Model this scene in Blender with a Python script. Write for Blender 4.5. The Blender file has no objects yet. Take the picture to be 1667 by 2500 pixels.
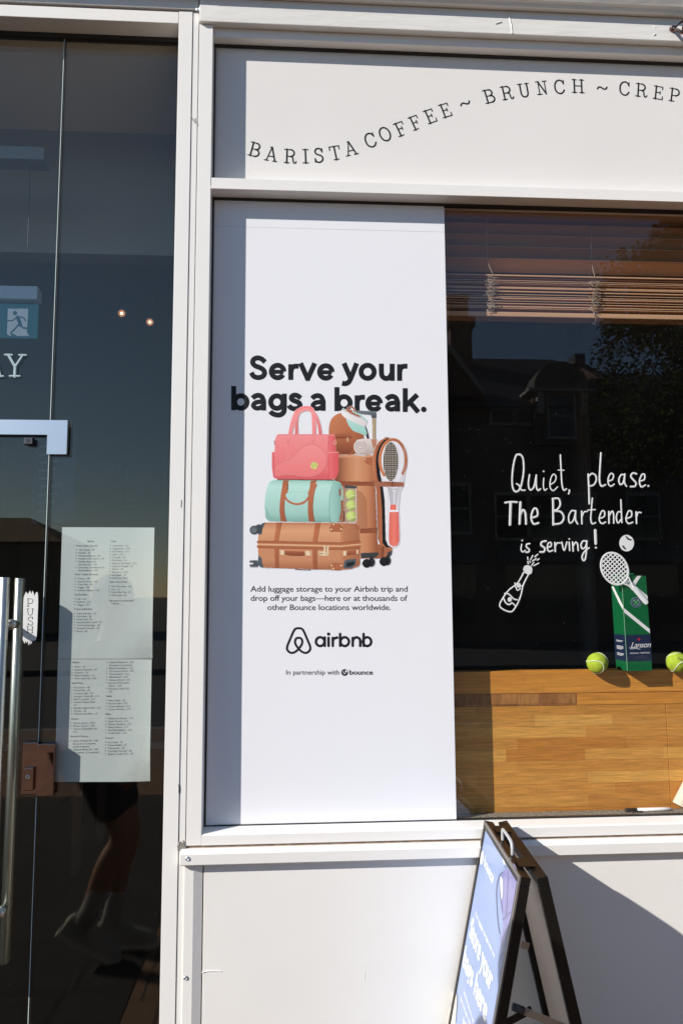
import bpy, bmesh, math, random
import numpy as np
from mathutils import Vector, Matrix
from mathutils.geometry import tessellate_polygon
rnd = random.Random(7)
S = bpy.context.scene
COL = S.collection
sin, cos, rad = math.sin, math.cos, math.radians

# ------------------------------------------------------------------ camera, sky, sun, exposure
FPX, W0, H0 = 1850.0, 1667.0, 2500.0            # focal length and photo size in photo pixels
CX, CY, CZ = 0.0, -2.40, 1.62
yaw, pitch, roll = rad(3.6204), rad(6.1143), rad(-0.2711)
FW = Vector((sin(yaw)*cos(pitch), cos(yaw)*cos(pitch), sin(pitch)))
r0 = Vector((cos(yaw), -sin(yaw), 0)); u0 = r0.cross(FW)
RT = r0*cos(roll) + u0*sin(roll); UP = u0*cos(roll) - r0*sin(roll)
cam = bpy.data.cameras.new('camera'); camo = bpy.data.objects.new('camera', cam); COL.objects.link(camo)
cam.sensor_fit = 'AUTO'; cam.sensor_width = 36; cam.lens = FPX/H0*36; cam.clip_start = .05; cam.clip_end = 800
mw = Matrix((RT, UP, -FW)).transposed().to_4x4(); mw.translation = (CX, CY, CZ); camo.matrix_world = mw
S.camera = camo

SUN = Vector((.765, .387, -.488)).normalized()  # direction the light travels
world = bpy.data.worlds.new('World'); S.world = world; world.use_nodes = True
wn = world.node_tree.nodes; bg = wn['Background']
sky = wn.new('ShaderNodeTexSky'); sky.sky_type = 'NISHITA'; sky.sun_disc = False
sky.sun_elevation = math.asin(-SUN.z); sky.sun_rotation = math.atan2(-SUN.x, -SUN.y)
sky.air_density = 1.0; sky.dust_density = .1; sky.ozone_density = 3.0
world.node_tree.links.new(sky.outputs[0], bg.inputs[0]); bg.inputs[1].default_value = .095
sl = bpy.data.lights.new('sun', 'SUN'); sl.energy = 4.9; sl.angle = rad(.53); sl.color = (1, .94, .865)
so = bpy.data.objects.new('sun', sl); COL.objects.link(so); so.location = (-6, -5, 7)
so.rotation_euler = SUN.to_track_quat('-Z', 'Y').to_euler()
S.view_settings.view_transform = 'Standard'; S.view_settings.look = 'None'
S.view_settings.exposure = .46; S.view_settings.gamma = 1
S.cycles.use_denoising = True; S.cycles.max_bounces = 8; S.cycles.transparent_max_bounces = 24
S.cycles.caustics_reflective = False; S.cycles.caustics_refractive = False; S.cycles.sample_clamp_indirect = 6

# ------------------------------------------------------------------ measuring helpers
def ray(px, py): return FW + RT*((px-W0/2)/FPX) + UP*((H0/2-py)/FPX)
def P(px, py, Y):
    d = ray(px, py); t = (Y-CY)/d.y
    return (CX+d.x*t, CZ+d.z*t)
def P3(px, py, Y, off=0):
    x, z = P(px, py, Y); return Vector((x, Y+off, z))
def XV(Y, *pts): return sum(P(*p, Y)[0] for p in pts)/len(pts)
def ZH(Y, *pts): return sum(P(*p, Y)[1] for p in pts)/len(pts)
def hit(px, py, p0, n):
    d = ray(px, py); o = Vector((CX, CY, CZ)); t = (p0-o).dot(n)/d.dot(n); return o+d*t
def lin(c):
    return tuple((v/255/12.92 if v/255 <= .04045 else ((v/255+.055)/1.055)**2.4) for v in c)

# ------------------------------------------------------------------ materials
def mat(name, col, rough=.5, metal=0, spec=.5, var=0, vscale=8, bump=0, bscale=60, stretch=(1, 1, 1), col2=None, emit=None, coat=0):
    m = bpy.data.materials.new(name); m.use_nodes = True
    nt = m.node_tree; b = nt.nodes['Principled BSDF']
    b.inputs['Base Color'].default_value = (*col, 1); b.inputs['Roughness'].default_value = rough
    b.inputs['Metallic'].default_value = metal; b.inputs['Specular IOR Level'].default_value = spec
    if coat: b.inputs['Coat Weight'].default_value = coat; b.inputs['Coat Roughness'].default_value = .03
    if var or bump or col2:
        tc = nt.nodes.new('ShaderNodeTexCoord'); mp = nt.nodes.new('ShaderNodeMapping'); mp.inputs['Scale'].default_value = stretch
        nt.links.new(tc.outputs['Object'], mp.inputs['Vector'])
    if var or col2:
        n = nt.nodes.new('ShaderNodeTexNoise'); n.inputs['Scale'].default_value = vscale; n.inputs['Detail'].default_value = 6
        nt.links.new(mp.outputs[0], n.inputs['Vector'])
        cr = nt.nodes.new('ShaderNodeValToRGB'); cr.color_ramp.elements[0].position = .3; cr.color_ramp.elements[1].position = .7
        c2 = col2 or tuple(max(0, c*(1-var)) for c in col)
        cr.color_ramp.elements[0].color = (*c2, 1); cr.color_ramp.elements[1].color = (*col, 1)
        nt.links.new(n.outputs['Fac'], cr.inputs[0]); nt.links.new(cr.outputs[0], b.inputs['Base Color'])
    if bump:
        n2 = nt.nodes.new('ShaderNodeTexNoise'); n2.inputs['Scale'].default_value = bscale; n2.inputs['Detail'].default_value = 5
        nt.links.new(mp.outputs[0], n2.inputs['Vector'])
        bp = nt.nodes.new('ShaderNodeBump'); bp.inputs['Strength'].default_value = bump; bp.inputs['Distance'].default_value = .01
        nt.links.new(n2.outputs['Fac'], bp.inputs['Height']); nt.links.new(bp.outputs[0], b.inputs['Normal'])
    if emit:
        b.inputs['Emission Color'].default_value = (*emit[:3], 1); b.inputs['Emission Strength'].default_value = emit[3]
    return m
def attr_mat(name, rough=.4, spec=.5):
    m = bpy.data.materials.new(name); m.use_nodes = True; nt = m.node_tree
    a = nt.nodes.new('ShaderNodeVertexColor'); a.layer_name = 'print'
    b = nt.nodes['Principled BSDF']; b.inputs['Roughness'].default_value = rough; b.inputs['Specular IOR Level'].default_value = spec
    nt.links.new(a.outputs[0], b.inputs['Base Color']); return m
def glass_mat(name, tint, refl, dust=.0, coat=(1, 1, 1)):
    m = bpy.data.materials.new(name); m.use_nodes = True; nt = m.node_tree; nt.nodes.clear()
    N = nt.nodes.new; L = nt.links.new
    out = N('ShaderNodeOutputMaterial'); lw = N('ShaderNodeLayerWeight'); lw.inputs[0].default_value = .5
    pw = N('ShaderNodeMath'); pw.operation = 'POWER'; pw.inputs[1].default_value = 5
    ma = N('ShaderNodeMath'); ma.operation = 'MULTIPLY_ADD'; ma.inputs[1].default_value = 1-refl; ma.inputs[2].default_value = refl
    L(lw.outputs['Facing'], pw.inputs[0]); L(pw.outputs[0], ma.inputs[0])
    tr = N('ShaderNodeBsdfTransparent'); tr.inputs[0].default_value = (*tint, 1)
    gl = N('ShaderNodeBsdfGlossy'); gl.inputs['Roughness'].default_value = 0; gl.inputs[0].default_value = (*coat, 1)
    mx = N('ShaderNodeMixShader'); L(ma.outputs[0], mx.inputs[0]); L(tr.outputs[0], mx.inputs[1]); L(gl.outputs[0], mx.inputs[2])
    last = mx
    if dust:
        tc = N('ShaderNodeTexCoord'); n = N('ShaderNodeTexNoise'); n.inputs['Scale'].default_value = 3.2; n.inputs['Detail'].default_value = 8
        v = N('ShaderNodeTexVoronoi'); v.inputs['Scale'].default_value = 26
        L(tc.outputs['Object'], n.inputs['Vector']); L(tc.outputs['Object'], v.inputs['Vector'])
        lt = N('ShaderNodeMath'); lt.operation = 'LESS_THAN'; lt.inputs[1].default_value = .045; L(v.outputs['Distance'], lt.inputs[0])
        m1 = N('ShaderNodeMath'); m1.operation = 'MULTIPLY'; L(n.outputs['Fac'], m1.inputs[0]); m1.inputs[1].default_value = dust
        m2 = N('ShaderNodeMath'); m2.operation = 'MULTIPLY_ADD'; L(lt.outputs[0], m2.inputs[0]); m2.inputs[1].default_value = .06; L(m1.outputs[0], m2.inputs[2])
        df = N('ShaderNodeBsdfDiffuse'); df.inputs[0].default_value = (.7, .7, .68, 1)
        mx2 = N('ShaderNodeMixShader'); L(m2.outputs[0], mx2.inputs[0]); L(mx.outputs[0], mx2.inputs[1]); L(df.outputs[0], mx2.inputs[2]); last = mx2
    L(last.outputs[0], out.inputs[0]); return m
def plank_mat(name, c1, c2, mortar, bw, rh, axis='XZ', rough=.4, msize=.004, grain=(1.2, 30), offset=.5, bumpk=.15, gcol=.35):
    """staggered boards or slabs in two tones with stretched grain"""
    m = bpy.data.materials.new(name); m.use_nodes = True; nt = m.node_tree; N = nt.nodes.new; L = nt.links.new
    b = nt.nodes['Principled BSDF']; b.inputs['Roughness'].default_value = rough
    tc = N('ShaderNodeTexCoord'); sp = N('ShaderNodeSeparateXYZ'); L(tc.outputs['Object'], sp.inputs[0])
    cb = N('ShaderNodeCombineXYZ'); L(sp.outputs[axis[0]], cb.inputs[0]); L(sp.outputs[axis[1]], cb.inputs[1])
    br = N('ShaderNodeTexBrick'); L(cb.outputs[0], br.inputs['Vector']); br.offset = offset; br.offset_frequency = 2; br.squash = .72; br.squash_frequency = 3
    br.inputs['Color1'].default_value = (*c1, 1); br.inputs['Color2'].default_value = (*c2, 1); br.inputs['Mortar'].default_value = (*mortar, 1)
    br.inputs['Scale'].default_value = 1; br.inputs['Brick Width'].default_value = bw; br.inputs['Row Height'].default_value = rh
    br.inputs['Mortar Size'].default_value = msize; br.inputs['Bias'].default_value = 0
    mp = N('ShaderNodeMapping'); mp.inputs['Scale'].default_value = (grain[0], grain[1], 1); L(cb.outputs[0], mp.inputs[0])
    n = N('ShaderNodeTexNoise'); n.inputs['Scale'].default_value = 6; n.inputs['Detail'].default_value = 9; n.inputs['Roughness'].default_value = .68; n.inputs['Distortion'].default_value = .6
    L(mp.outputs[0], n.inputs['Vector'])
    mr = N('ShaderNodeMapRange'); mr.inputs['From Min'].default_value = .3; mr.inputs['From Max'].default_value = .7
    mr.inputs['To Min'].default_value = 1-gcol; mr.inputs['To Max'].default_value = 1+gcol*.45; L(n.outputs['Fac'], mr.inputs[0])
    mx = N('ShaderNodeMix'); mx.data_type = 'RGBA'; mx.blend_type = 'MULTIPLY'; mx.inputs[0].default_value = 1
    L(br.outputs['Color'], mx.inputs[6]); L(mr.outputs[0], mx.inputs[7]); L(mx.outputs[2], b.inputs['Base Color'])
    # knots
    v = N('ShaderNodeTexVoronoi'); v.inputs['Scale'].default_value = 1
    mp3 = N('ShaderNodeMapping'); mp3.inputs['Scale'].default_value = (5.5, 9, 1); L(cb.outputs[0], mp3.inputs[0]); L(mp3.outputs[0], v.inputs['Vector'])
    kr = N('ShaderNodeMapRange'); kr.inputs['From Min'].default_value = .02; kr.inputs['From Max'].default_value = .06; kr.inputs['To Min'].default_value = .45; kr.inputs['To Max'].default_value = 1
    L(v.outputs['Distance'], kr.inputs[0])
    mk = N('ShaderNodeMix'); mk.data_type = 'RGBA'; mk.blend_type = 'MULTIPLY'; mk.inputs[0].default_value = 1
    L(mx.outputs[2], mk.inputs[6]); L(kr.outputs[0], mk.inputs[7]); L(mk.outputs[2], b.inputs['Base Color'])
    bp = N('ShaderNodeBump'); bp.inputs['Strength'].default_value = bumpk; bp.inputs['Distance'].default_value = .004
    ad = N('ShaderNodeMath'); ad.operation = 'SUBTRACT'; L(n.outputs['Fac'], ad.inputs[0]); L(br.outputs['Fac'], ad.inputs[1])
    L(ad.outputs[0], bp.inputs['Height']); L(bp.outputs[0], b.inputs['Normal'])
    return m

M = {}
M['paint'] = mat('cream_paint', (.80, .785, .75), .42, var=.05, vscale=3, bump=.035, bscale=38)
M['timber'] = mat('painted_timber', (.74, .73, .70), .5, var=.07, vscale=5, bump=.25, bscale=24, stretch=(.35, 1, 1.6))
M['alu'] = mat('white_aluminium', (.82, .805, .775), .33, var=.03, vscale=2, bump=.02, bscale=30)
M['sign'] = mat('sign_panel_white', (.76, .74, .715), .45, var=.04, vscale=1.6, bump=.03, bscale=14)
M['gasket'] = mat('black_gasket', (.012, .012, .012), .5)
M['dirt'] = mat('dirty_groove', (.34, .24, .17), .9, var=.5, vscale=40)
M['dust'] = mat('dusty_ledge', (.33, .29, .22), .95, var=.6, vscale=90, bump=.6, bscale=160)
M['glass'] = glass_mat('window_glass', (.992, .995, .993), .038, .003)
M['dglass'] = glass_mat('door_glass', (.955, .975, .968), .055, .0008, (1, .90, .77))  # warm reflection tint added to offset the sky's blue, no real coating
M['gedge'] = mat('glass_edge', (.74, .86, .82), .12, spec=.9)
M['vinyl'] = mat('poster_vinyl', (.80, .81, .845), .35, spec=.35, var=.012, vscale=1.5)
M['ink'] = mat('charcoal_ink', (.013, .0135, .017), .5, spec=.25)
M['black'] = mat('black_paint', (.012, .012, .012), .42, var=.3, vscale=20)
M['print'] = attr_mat('printed_picture', .4, .3)
M['white'] = mat('white_print', (.85, .85, .85), .4)
M['wpaint'] = mat('white_window_paint', (.94, .94, .94), .6, var=.05, vscale=60)
M['steel'] = mat('brushed_steel', (.54, .54, .50), .36, metal=1, var=.08, vscale=30, stretch=(1, 1, .02))
M['satin'] = mat('satin_steel', (.72, .74, .78), .33, metal=1)
M['chrome'] = mat('brown_tinted_chrome', (.24, .165, .14), .04, metal=1, bump=.035, bscale=4)  # brown of the mirrored surroundings is put into the base colour
M['paper'] = mat('laminated_paper', (.70, .73, .72), .24, spec=.6, var=.02, vscale=4, bump=.35, bscale=5)
M['greyink'] = mat('grey_ink', (.20, .205, .22), .5)
M['oak'] = plank_mat('oak_boards', lin((232, 172, 84)), lin((202, 132, 54)), lin((180, 118, 52)), .36, .036, 'XZ', .42, .0003, (1.8, 30), .37, gcol=.42)
M['oak_edge'] = plank_mat('oak_end_grain', lin((190, 132, 72)), lin((146, 92, 48)), lin((110, 68, 34)), .085, .06, 'XZ', .45, .0004, (14, 3), gcol=.5)
M['oak_top'] = plank_mat('oak_top_board', lin((228, 156, 66)), lin((212, 140, 56)), lin((170, 108, 46)), .75, .027, 'XZ', .4, .0003, (1.2, 26))
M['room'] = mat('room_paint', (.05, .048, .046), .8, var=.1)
M['ceil'] = mat('ceiling_paint', (.88, .77, .60), .8)
M['bulk'] = mat('bulkhead_paint', (.34, .31, .27), .7)
M['upper'] = mat('upper_render', (.70, .68, .64), .8, var=.1, bump=.2)
M['pave'] = plank_mat('brown_paving', (.24, .14, .08), (.18, .11, .065), (.05, .035, .025), .21, .42, 'XY', .85, .006, (7, 7), .5, .3)
M['mat'] = plank_mat('dark_slab_paving', (.030, .026, .022), (.022, .019, .017), (.003, .003, .003), .62, .46, 'XY', .9, .014, (6, 6), .5, .3)
M['asphalt'] = mat('asphalt', (.04, .04, .043), .9, var=.3, vscale=30, bump=.4, bscale=200)
M['kerb'] = mat('granite_kerb', (.26, .25, .24), .8, var=.2, vscale=40)
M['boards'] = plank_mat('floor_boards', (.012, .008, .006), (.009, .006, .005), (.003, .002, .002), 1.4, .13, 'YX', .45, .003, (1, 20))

# ------------------------------------------------------------------ object helpers
def add(name, me, m, parent=None):
    if m is not None: me.materials.append(m)
    o = bpy.data.objects.new(name, me); COL.objects.link(o)
    if parent is not None:
        o.parent = parent; o.matrix_parent_inverse = Matrix.Translation(parent.location).inverted() if parent.parent is None else Matrix()
        if parent.parent is not None:      # everything is modelled in world space: undo the parents' offsets
            root = parent
            while root.parent is not None: root = root.parent
            o.matrix_parent_inverse = Matrix()
    return o
def obj(name, bm, m, parent=None, smooth=False):
    bmesh.ops.recalc_face_normals(bm, faces=bm.faces)
    if smooth:
        for f in bm.faces: f.smooth = True
    me = bpy.data.meshes.new(name); bm.to_mesh(me); bm.free()
    return add(name, me, m, parent)
def tag(o, label, cat, group=None, kind=None):
    if label: o['label'] = label
    if cat: o['category'] = cat
    if group: o['group'] = group
    if kind: o['kind'] = kind
    return o
def thing(name, label, cat, loc=(0, 0, 0), group=None):
    o = bpy.data.objects.new(name, None); COL.objects.link(o); o.location = loc; o.empty_display_size = .1
    return tag(o, label, cat, group)
def BM(): return bmesh.new()
def box(bm, x0, x1, y0, y1, z0, z1, bev=0):
    vs = [bm.verts.new((x, y, z)) for x in (x0, x1) for y in (y0, y1) for z in (z0, z1)]
    fs = [bm.faces.new([vs[i] for i in q]) for q in ((0, 1, 3, 2), (4, 6, 7, 5), (0, 4, 5, 1), (2, 3, 7, 6), (0, 2, 6, 4), (1, 5, 7, 3))]
    if bev:
        es = list({e for f in fs for e in f.edges})
        bmesh.ops.bevel(bm, geom=es, offset=bev, segments=2, profile=.6, affect='EDGES')
    return vs
def boxes(name, lst, m, parent=None, bev=0):
    bm = BM()
    for b in lst: box(bm, *b, bev=bev)
    return obj(name, bm, m, parent)
def hexa(bm, pts):
    """box from 8 corner points: bottom 4 (ring) then top 4 (ring)"""
    v = [bm.verts.new(p) for p in pts]
    for q in ((0, 1, 2, 3), (7, 6, 5, 4), (0, 4, 5, 1), (1, 5, 6, 2), (2, 6, 7, 3), (3, 7, 4, 0)): bm.faces.new([v[i] for i in q])
def prism(bm, ring, vec):
    """flat ring of 3-D points pushed along vec"""
    vec = Vector(vec); a = [bm.verts.new(p) for p in ring]; b = [bm.verts.new(Vector(p)+vec) for p in ring]
    n = len(ring)
    for t in tessellate_polygon([[Vector(p) for p in ring]]):
        bm.faces.new([a[i] for i in t]); bm.faces.new([b[i] for i in reversed(t)])
    for i in range(n): bm.faces.new((a[i], a[(i+1) % n], b[(i+1) % n], b[i]))
def tube(bm, pts, r, n=12, caps=True):
    pts = [Vector(p) for p in pts]; rs = r if isinstance(r, (list, tuple)) else [r]*len(pts)
    prev = None; rings = []
    for i, p in enumerate(pts):
        t = (pts[min(i+1, len(pts)-1)]-pts[max(i-1, 0)]).normalized()
        if prev is None:
            a = Vector((0, 0, 1)) if abs(t.z) < .9 else Vector((1, 0, 0)); x = t.cross(a).normalized()
        else: x = (prev - t*prev.dot(t)).normalized()
        prev = x; y = t.cross(x)
        rings.append([bm.verts.new(p+(x*cos(2*math.pi*k/n)+y*sin(2*math.pi*k/n))*rs[i]) for k in range(n)])
    for a, b in zip(rings, rings[1:]):
        for k in range(n): bm.faces.new((a[k], a[(k+1) % n], b[(k+1) % n], b[k]))
    if caps:
        bm.faces.new(rings[0][::-1]); bm.faces.new(rings[-1])
def lathe(bm, c, axis, prof, n=24):
    """prof: list of (distance along axis, radius)"""
    axis = Vector(axis).normalized(); c = Vector(c)
    h_ = Vector((0, 0, 1)) if abs(axis.z) < .9 else Vector((1, 0, 0)); x = axis.cross(h_).normalized(); y = axis.cross(x)
    rings = [[bm.verts.new(c+axis*a+(x*cos(2*math.pi*k/n)+y*sin(2*math.pi*k/n))*max(r, 1e-5)) for k in range(n)] for a, r in prof]
    for p, q in zip(rings, rings[1:]):
        for k in range(n): bm.faces.new((p[k], p[(k+1) % n], q[(k+1) % n], q[k]))
    bm.faces.new(rings[0][::-1]); bm.faces.new(rings[-1])
def smoothline(pts, k=5, closed=False):
    pts = [Vector(p) for p in pts]; n = len(pts)
    if n < 3: return pts
    out = []
    for i in range(n if closed else n-1):
        if closed: p0, p1, p2, p3 = (pts[(i+j-1) % n] for j in range(4))
        else: p0, p1, p2, p3 = pts[max(i-1, 0)], pts[i], pts[i+1], pts[min(i+2, n-1)]
        for s in range(k):
            t = s/k
            out.append(.5*((2*p1)+(p2-p0)*t+(2*p0-5*p1+4*p2-p3)*t*t+(3*p1-p0-3*p2+p3)*t**3))
    if not closed: out.append(pts[-1])
    return out
def ribbon(bm, pts, w, f3, dome=.0006, smooth=True, closed=False, jit=0, k=5, caps=True):
    """paint stroke: domed band along 2-D pts, mapped to space by f3(u, v, h)"""
    pts = [Vector((p[0], p[1])) for p in pts]
    if smooth: pts = smoothline(pts, k, closed)
    q = [pts[0]]
    for p in pts[1:]:
        if (p-q[-1]).length > 1e-6: q.append(p)
    pts = q
    if len(pts) == 1: pts = [pts[0]+Vector((-w*.02, 0)), pts[0]+Vector((w*.02, 0))]
    rows = []; n = len(pts)
    for i, p in enumerate(pts):
        if closed: a, b = pts[i-1], pts[(i+1) % n]
        else: a, b = pts[max(i-1, 0)], pts[min(i+1, n-1)]
        t = (b-a); t = t.normalized() if t.length > 1e-9 else Vector((1, 0)); nn = Vector((-t.y, t.x))
        hw = w/2*(1+jit*(rnd.random()-.5)*2)
        if caps and not closed and i == 0:
            for s in (1, .75, .4): rows.append((p-t*hw*s, nn*hw*math.sqrt(max(0, 1-s*s)) if s < 1 else nn*hw*.08))
        rows.append((p, nn*hw))
        if caps and not closed and i == n-1:
            for s in (.4, .75, 1): rows.append((p+t*hw*s, nn*hw*math.sqrt(max(0, 1-s*s)) if s < 1 else nn*hw*.08))
    V = [[bm.verts.new(f3(*(p+d), 0)), bm.verts.new(f3(*p, dome)), bm.verts.new(f3(*(p-d), 0))] for p, d in rows]
    m = len(V)
    for i in range(m if closed else m-1):
        a, b = V[i], V[(i+1) % m]
        bm.faces.new((a[0], a[1], b[1], b[0])); bm.faces.new((a[1], a[2], b[2], b[1]))
def blob(bm, pts, f3, h=.0006):
    """filled flat painted outline"""
    v = [bm.verts.new(f3(p[0], p[1], h)) for p in pts]
    for t in tessellate_polygon([[Vector((p[0], p[1], 0)) for p in pts]]):
        try: bm.faces.new([v[i] for i in t])
        except ValueError: pass
def ell(cx, cy, rx, ry, n=28, rot=0, a0=0, a1=2*math.pi):
    o = []
    for i in range(n):
        a = a0+(a1-a0)*i/(n if abs(a1-a0-2*math.pi) < 1e-6 else n-1); x, y = rx*cos(a), ry*sin(a)
        o.append((cx+x*cos(rot)-y*sin(rot), cy+x*sin(rot)+y*cos(rot)))
    return o
def ball(bm, c, r, seg=24, rings=14, sc=(1, 1, 1)):
    bmesh.ops.create_uvsphere(bm, u_segments=seg, v_segments=rings, radius=r, matrix=Matrix.Translation(c) @ Matrix.Diagonal((*sc, 1)))

_tc = {}
def text2d(body, offset=0, space=1):
    key = (body, offset, space)
    if key in _tc: return _tc[key]
    c = bpy.data.curves.new('t', 'FONT'); c.body = body; c.offset = offset; c.space_character = space; c.resolution_u = 12 if offset > .01 else 3
    o = bpy.data.objects.new('t', c); COL.objects.link(o)
    me = bpy.data.meshes.new_from_object(o.evaluated_get(bpy.context.evaluated_depsgraph_get()))
    vs = [(v.co.x, v.co.y) for v in me.vertices]; fs = [tuple(p.vertices) for p in me.polygons]
    bpy.data.objects.remove(o); bpy.data.curves.remove(c); bpy.data.meshes.remove(me)
    _tc[key] = (vs, fs); return vs, fs
CAP = max(v[1] for v in text2d('H')[0])
def put_text(bm, body, L, R=None, cap=None, up=None, offset=0, space=1, width=None, ex=None, shear=0):
    """text from baseline point L to R (3-D); cap = letter height; up = up vector"""
    vs, fs = text2d(body, offset, space); x0 = min(v[0] for v in vs); x1 = max(v[0] for v in vs)
    L = Vector(L)
    if R is not None: R = Vector(R); e = (R-L).normalized(); sx = (R-L).length/(x1-x0)
    else: e = Vector(ex); sx = cap/CAP if width is None else width/(x1-x0)
    sy = cap/CAP if cap else sx
    u = Vector(up) if up is not None else Vector((0, 0, 1)); u = (u-e*u.dot(e)).normalized()
    V = [bm.verts.new(L+e*((x-x0+shear*y)*sx)+u*(y*sy)) for x, y in vs]
    for f in fs:
        try: bm.faces.new([V[i] for i in f])
        except ValueError: pass

# ------------------------------------------------------------------ numbers read off the photograph (metres)
FR = -.059                                             # front of the window frame; glass is 0 .. 0.01
X_D = XV(FR, (422.9, 700), (408, 1280), (400, 1850), (397.5, 2500))
X_G = XV(FR, (467, 300), (454, 1000), (445, 1700), (435, 2057))       # groove in the jamb
X_A = XV(FR, (475.9, 700), (456.4, 1957), (465, 1300))
X_B = XV(FR, (513.8, 460), (511.6, 700), (492.9, 2017), (502, 1350))
X_C = XV(-.0018, (1082, 498), (1097.6, 1100), (1102.9, 1390), (1111, 2004))
X_E = XV(.012, (153.6, 314), (135.7, 700), (119, 1029), (105.6, 1482), (93, 1945), (80, 2450))
XR = 3.6
FA = -.072                                             # fascia front
Z_FB = ZH(FA, (494.6, 54.5), (1100, 74.5), (1667, 100.8))
Z_HB = ZH(FR, (712.5, 91.5), (1400, 116))              # head frame lower edge
Z_TT = ZH(FR, (515, 432), (1100, 448.6), (1667, 469))
Z_TB = ZH(FR, (513.8, 459.8), (1100, 474), (1667, 495.6))
Z_GB = ZH(0, (499, 2018.3), (1100, 2005.8), (1667, 1984.8))
Z_SB = ZH(FR, (493, 2062), (1100, 2051))               # sill lower edge
AP = -.080
Z_AT = ZH(AP, (460, 2075), (1100, 2062)); Z_AB = ZH(AP, (452.2, 2113.4), (1100, 2100.4), (1667, 2080.8))
Z_DB = ZH(FR, (0, 41), (220, 48), (441, 55))           # door head lower edge
Z_DL = ZH(FR, (0, 10.7), (489, 25.7))                  # top of the door frame
Z_CEIL = 3.53
PX = P  # short

# ------------------------------------------------------------------ the setting
def sheet(name, x0, x1, y0, y1, z, m, n=1):
    bm = BM(); v = [bm.verts.new(p) for p in ((x0, y0, z), (x1, y0, z), (x1, y1, z), (x0, y1, z))]; bm.faces.new(v)
    return tag(obj(name, bm, m), None, None, kind='structure')
sheet('ground', -400, 400, -400, 400, -.13, M['asphalt'])
sheet('road', -200, 200, -14.5, -7.2, -.126, M['asphalt'])
bm = BM(); box(bm, -60, 60, -7.06, -.02, -.2, 0); tag(obj('pavement', bm, M['pave']), None, None, kind='structure')
bm = BM(); box(bm, -60, 60, -7.2, -7.06, -.2, .002); tag(obj('kerb', bm, M['kerb']), None, None, kind='structure')
bm = BM(); box(bm, -60, 60, -22, -14.5, -.2, 0); tag(obj('pavement', bm, M['asphalt']), None, None, kind='structure')
sheet('paved_path', -6, -.66, -4.0, -.02, .004, M['mat'])
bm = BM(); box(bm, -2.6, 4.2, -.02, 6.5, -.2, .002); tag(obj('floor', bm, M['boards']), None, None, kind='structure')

# ------------------------------------------------------------------ the shopfront
shop = thing('shopfront', 'cream painted shopfront with a large window and a glass door', 'shopfront')
# timber fascia with cornice
boxes('fascia_board', [(X_A+.002, XR, FA, .05, Z_FB, Z_FB+.085)], M['timber'], shop, .003)
boxes('fascia_board', [(-2.6, X_A-.002, FR-.006, .05, Z_DL+.004, Z_DL+.085)], M['timber'], shop, .002)
bm = BM()
zc = Z_FB+.0855
for xa_, xb_, f_ in ((X_A-.001, XR, FA), (-2.6, X_A-.0015, FR-.012)):
    prism(bm, [(xa_, y, z) for y, z in ((.05, zc), (f_-.020, zc), (f_-.026, zc+.010), (f_-.034, zc+.014), (f_-.052, zc+.046), (f_-.062, zc+.054), (f_-.062, zc+.12), (.05, zc+.12))], (xb_-xa_, 0, 0))
obj('cornice', bm, M['timber'], shop)
# paint cracks and filler bumps on the fascia
f3 = lambda u, v, h: P3(u, v, FA, -h-.0002)
for pts in ([(1238, 34), (1243, 46), (1247, 62), (1249, 80)], [(1236, 35), (1246, 33)], [(1595, 64), (1598, 67)], [(1595, 86), (1598, 84)], [(1210, 58), (1222, 54)]):
    bm = BM(); ribbon(bm, pts, 3.2, f3, .0022); obj('paint_crack', bm, M['timber'], shop)
boxes('wall', [(-2.6, 4.2, .05, .25, Z_FB+.21, 6.2), (-2.6, XR+.6, -.02, .05, Z_FB+.2055, 6.2)], M['upper'], shop)
# door side: head, jambs
boxes('door_frame', [(-1.80, X_D-.0005, FR, .05, Z_DB, Z_DL-.004)], M['alu'], shop, .002)
boxes('door_frame', [(-1.9, X_D, FR+.012, .05, Z_DL-.0035, Z_DL+.0035)], M['gasket'], shop)
boxes('jamb', [(X_D, X_G-.001, FR, .05, 0, Z_DL)], M['alu'], shop, .0015)
boxes('jamb', [(X_G+.001, X_A-.0012, FR+.002, .05, 0, Z_DL)], M['alu'], shop, .0015)
boxes('jamb', [(-1.90, -1.80, FR, .05, 0, Z_DL)], M['alu'], shop, .002)
boxes('jamb_seam', [(X_G-.0008, X_G+.0008, FR+.004, .04, 0, Z_DL), (X_A-.001, X_A+.001, FR+.003, .04, Z_AT, Z_FB)], M['gasket'], shop)
boxes('wall', [(-2.6, -1.9, -.03, .2, 0, Z_DL+.2)], M['upper'], shop)
# window frame members: stile, head, transom, sill
ZT = Z_TT-Z_TB
boxes('window_frame', [(X_A+.0012, X_B, FR, .04, Z_SB, Z_FB-.001),
                       (X_B, XR, -.045, .04, Z_HB, Z_FB-.0005),
                       (X_B, XR, FR+.0012, .04, Z_TB+ZT*.28, Z_TT),
                       (X_B, XR, FR, .04, Z_TB, Z_TB+ZT*.28-.0005)], M['alu'], shop, .0012)
bm = BM()   # sloping sill
prism(bm, [(X_B, y, z) for y, z in ((.04, Z_GB+.001), (-.004, Z_GB), (FR+.004, Z_GB-.006), (FR, Z_GB-.010), (FR, Z_SB), (.04, Z_SB))], (XR-X_B, 0, 0))
obj('sill', bm, M['alu'], shop)
boxes('sill_groove', [(X_A, XR, FR+.004, .0, Z_AT-.004, Z_SB-.0005)], M['dirt'], shop)
bm = BM()
prism(bm, [(X_A-.012, y, z) for y, z in ((.0, Z_AT), (AP+.014, Z_AT-.001), (AP, Z_AT-.012), (AP, Z_AB+.003), (AP+.003, Z_AB), (0, Z_AB))], (XR-X_A+.012, 0, 0))
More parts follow.
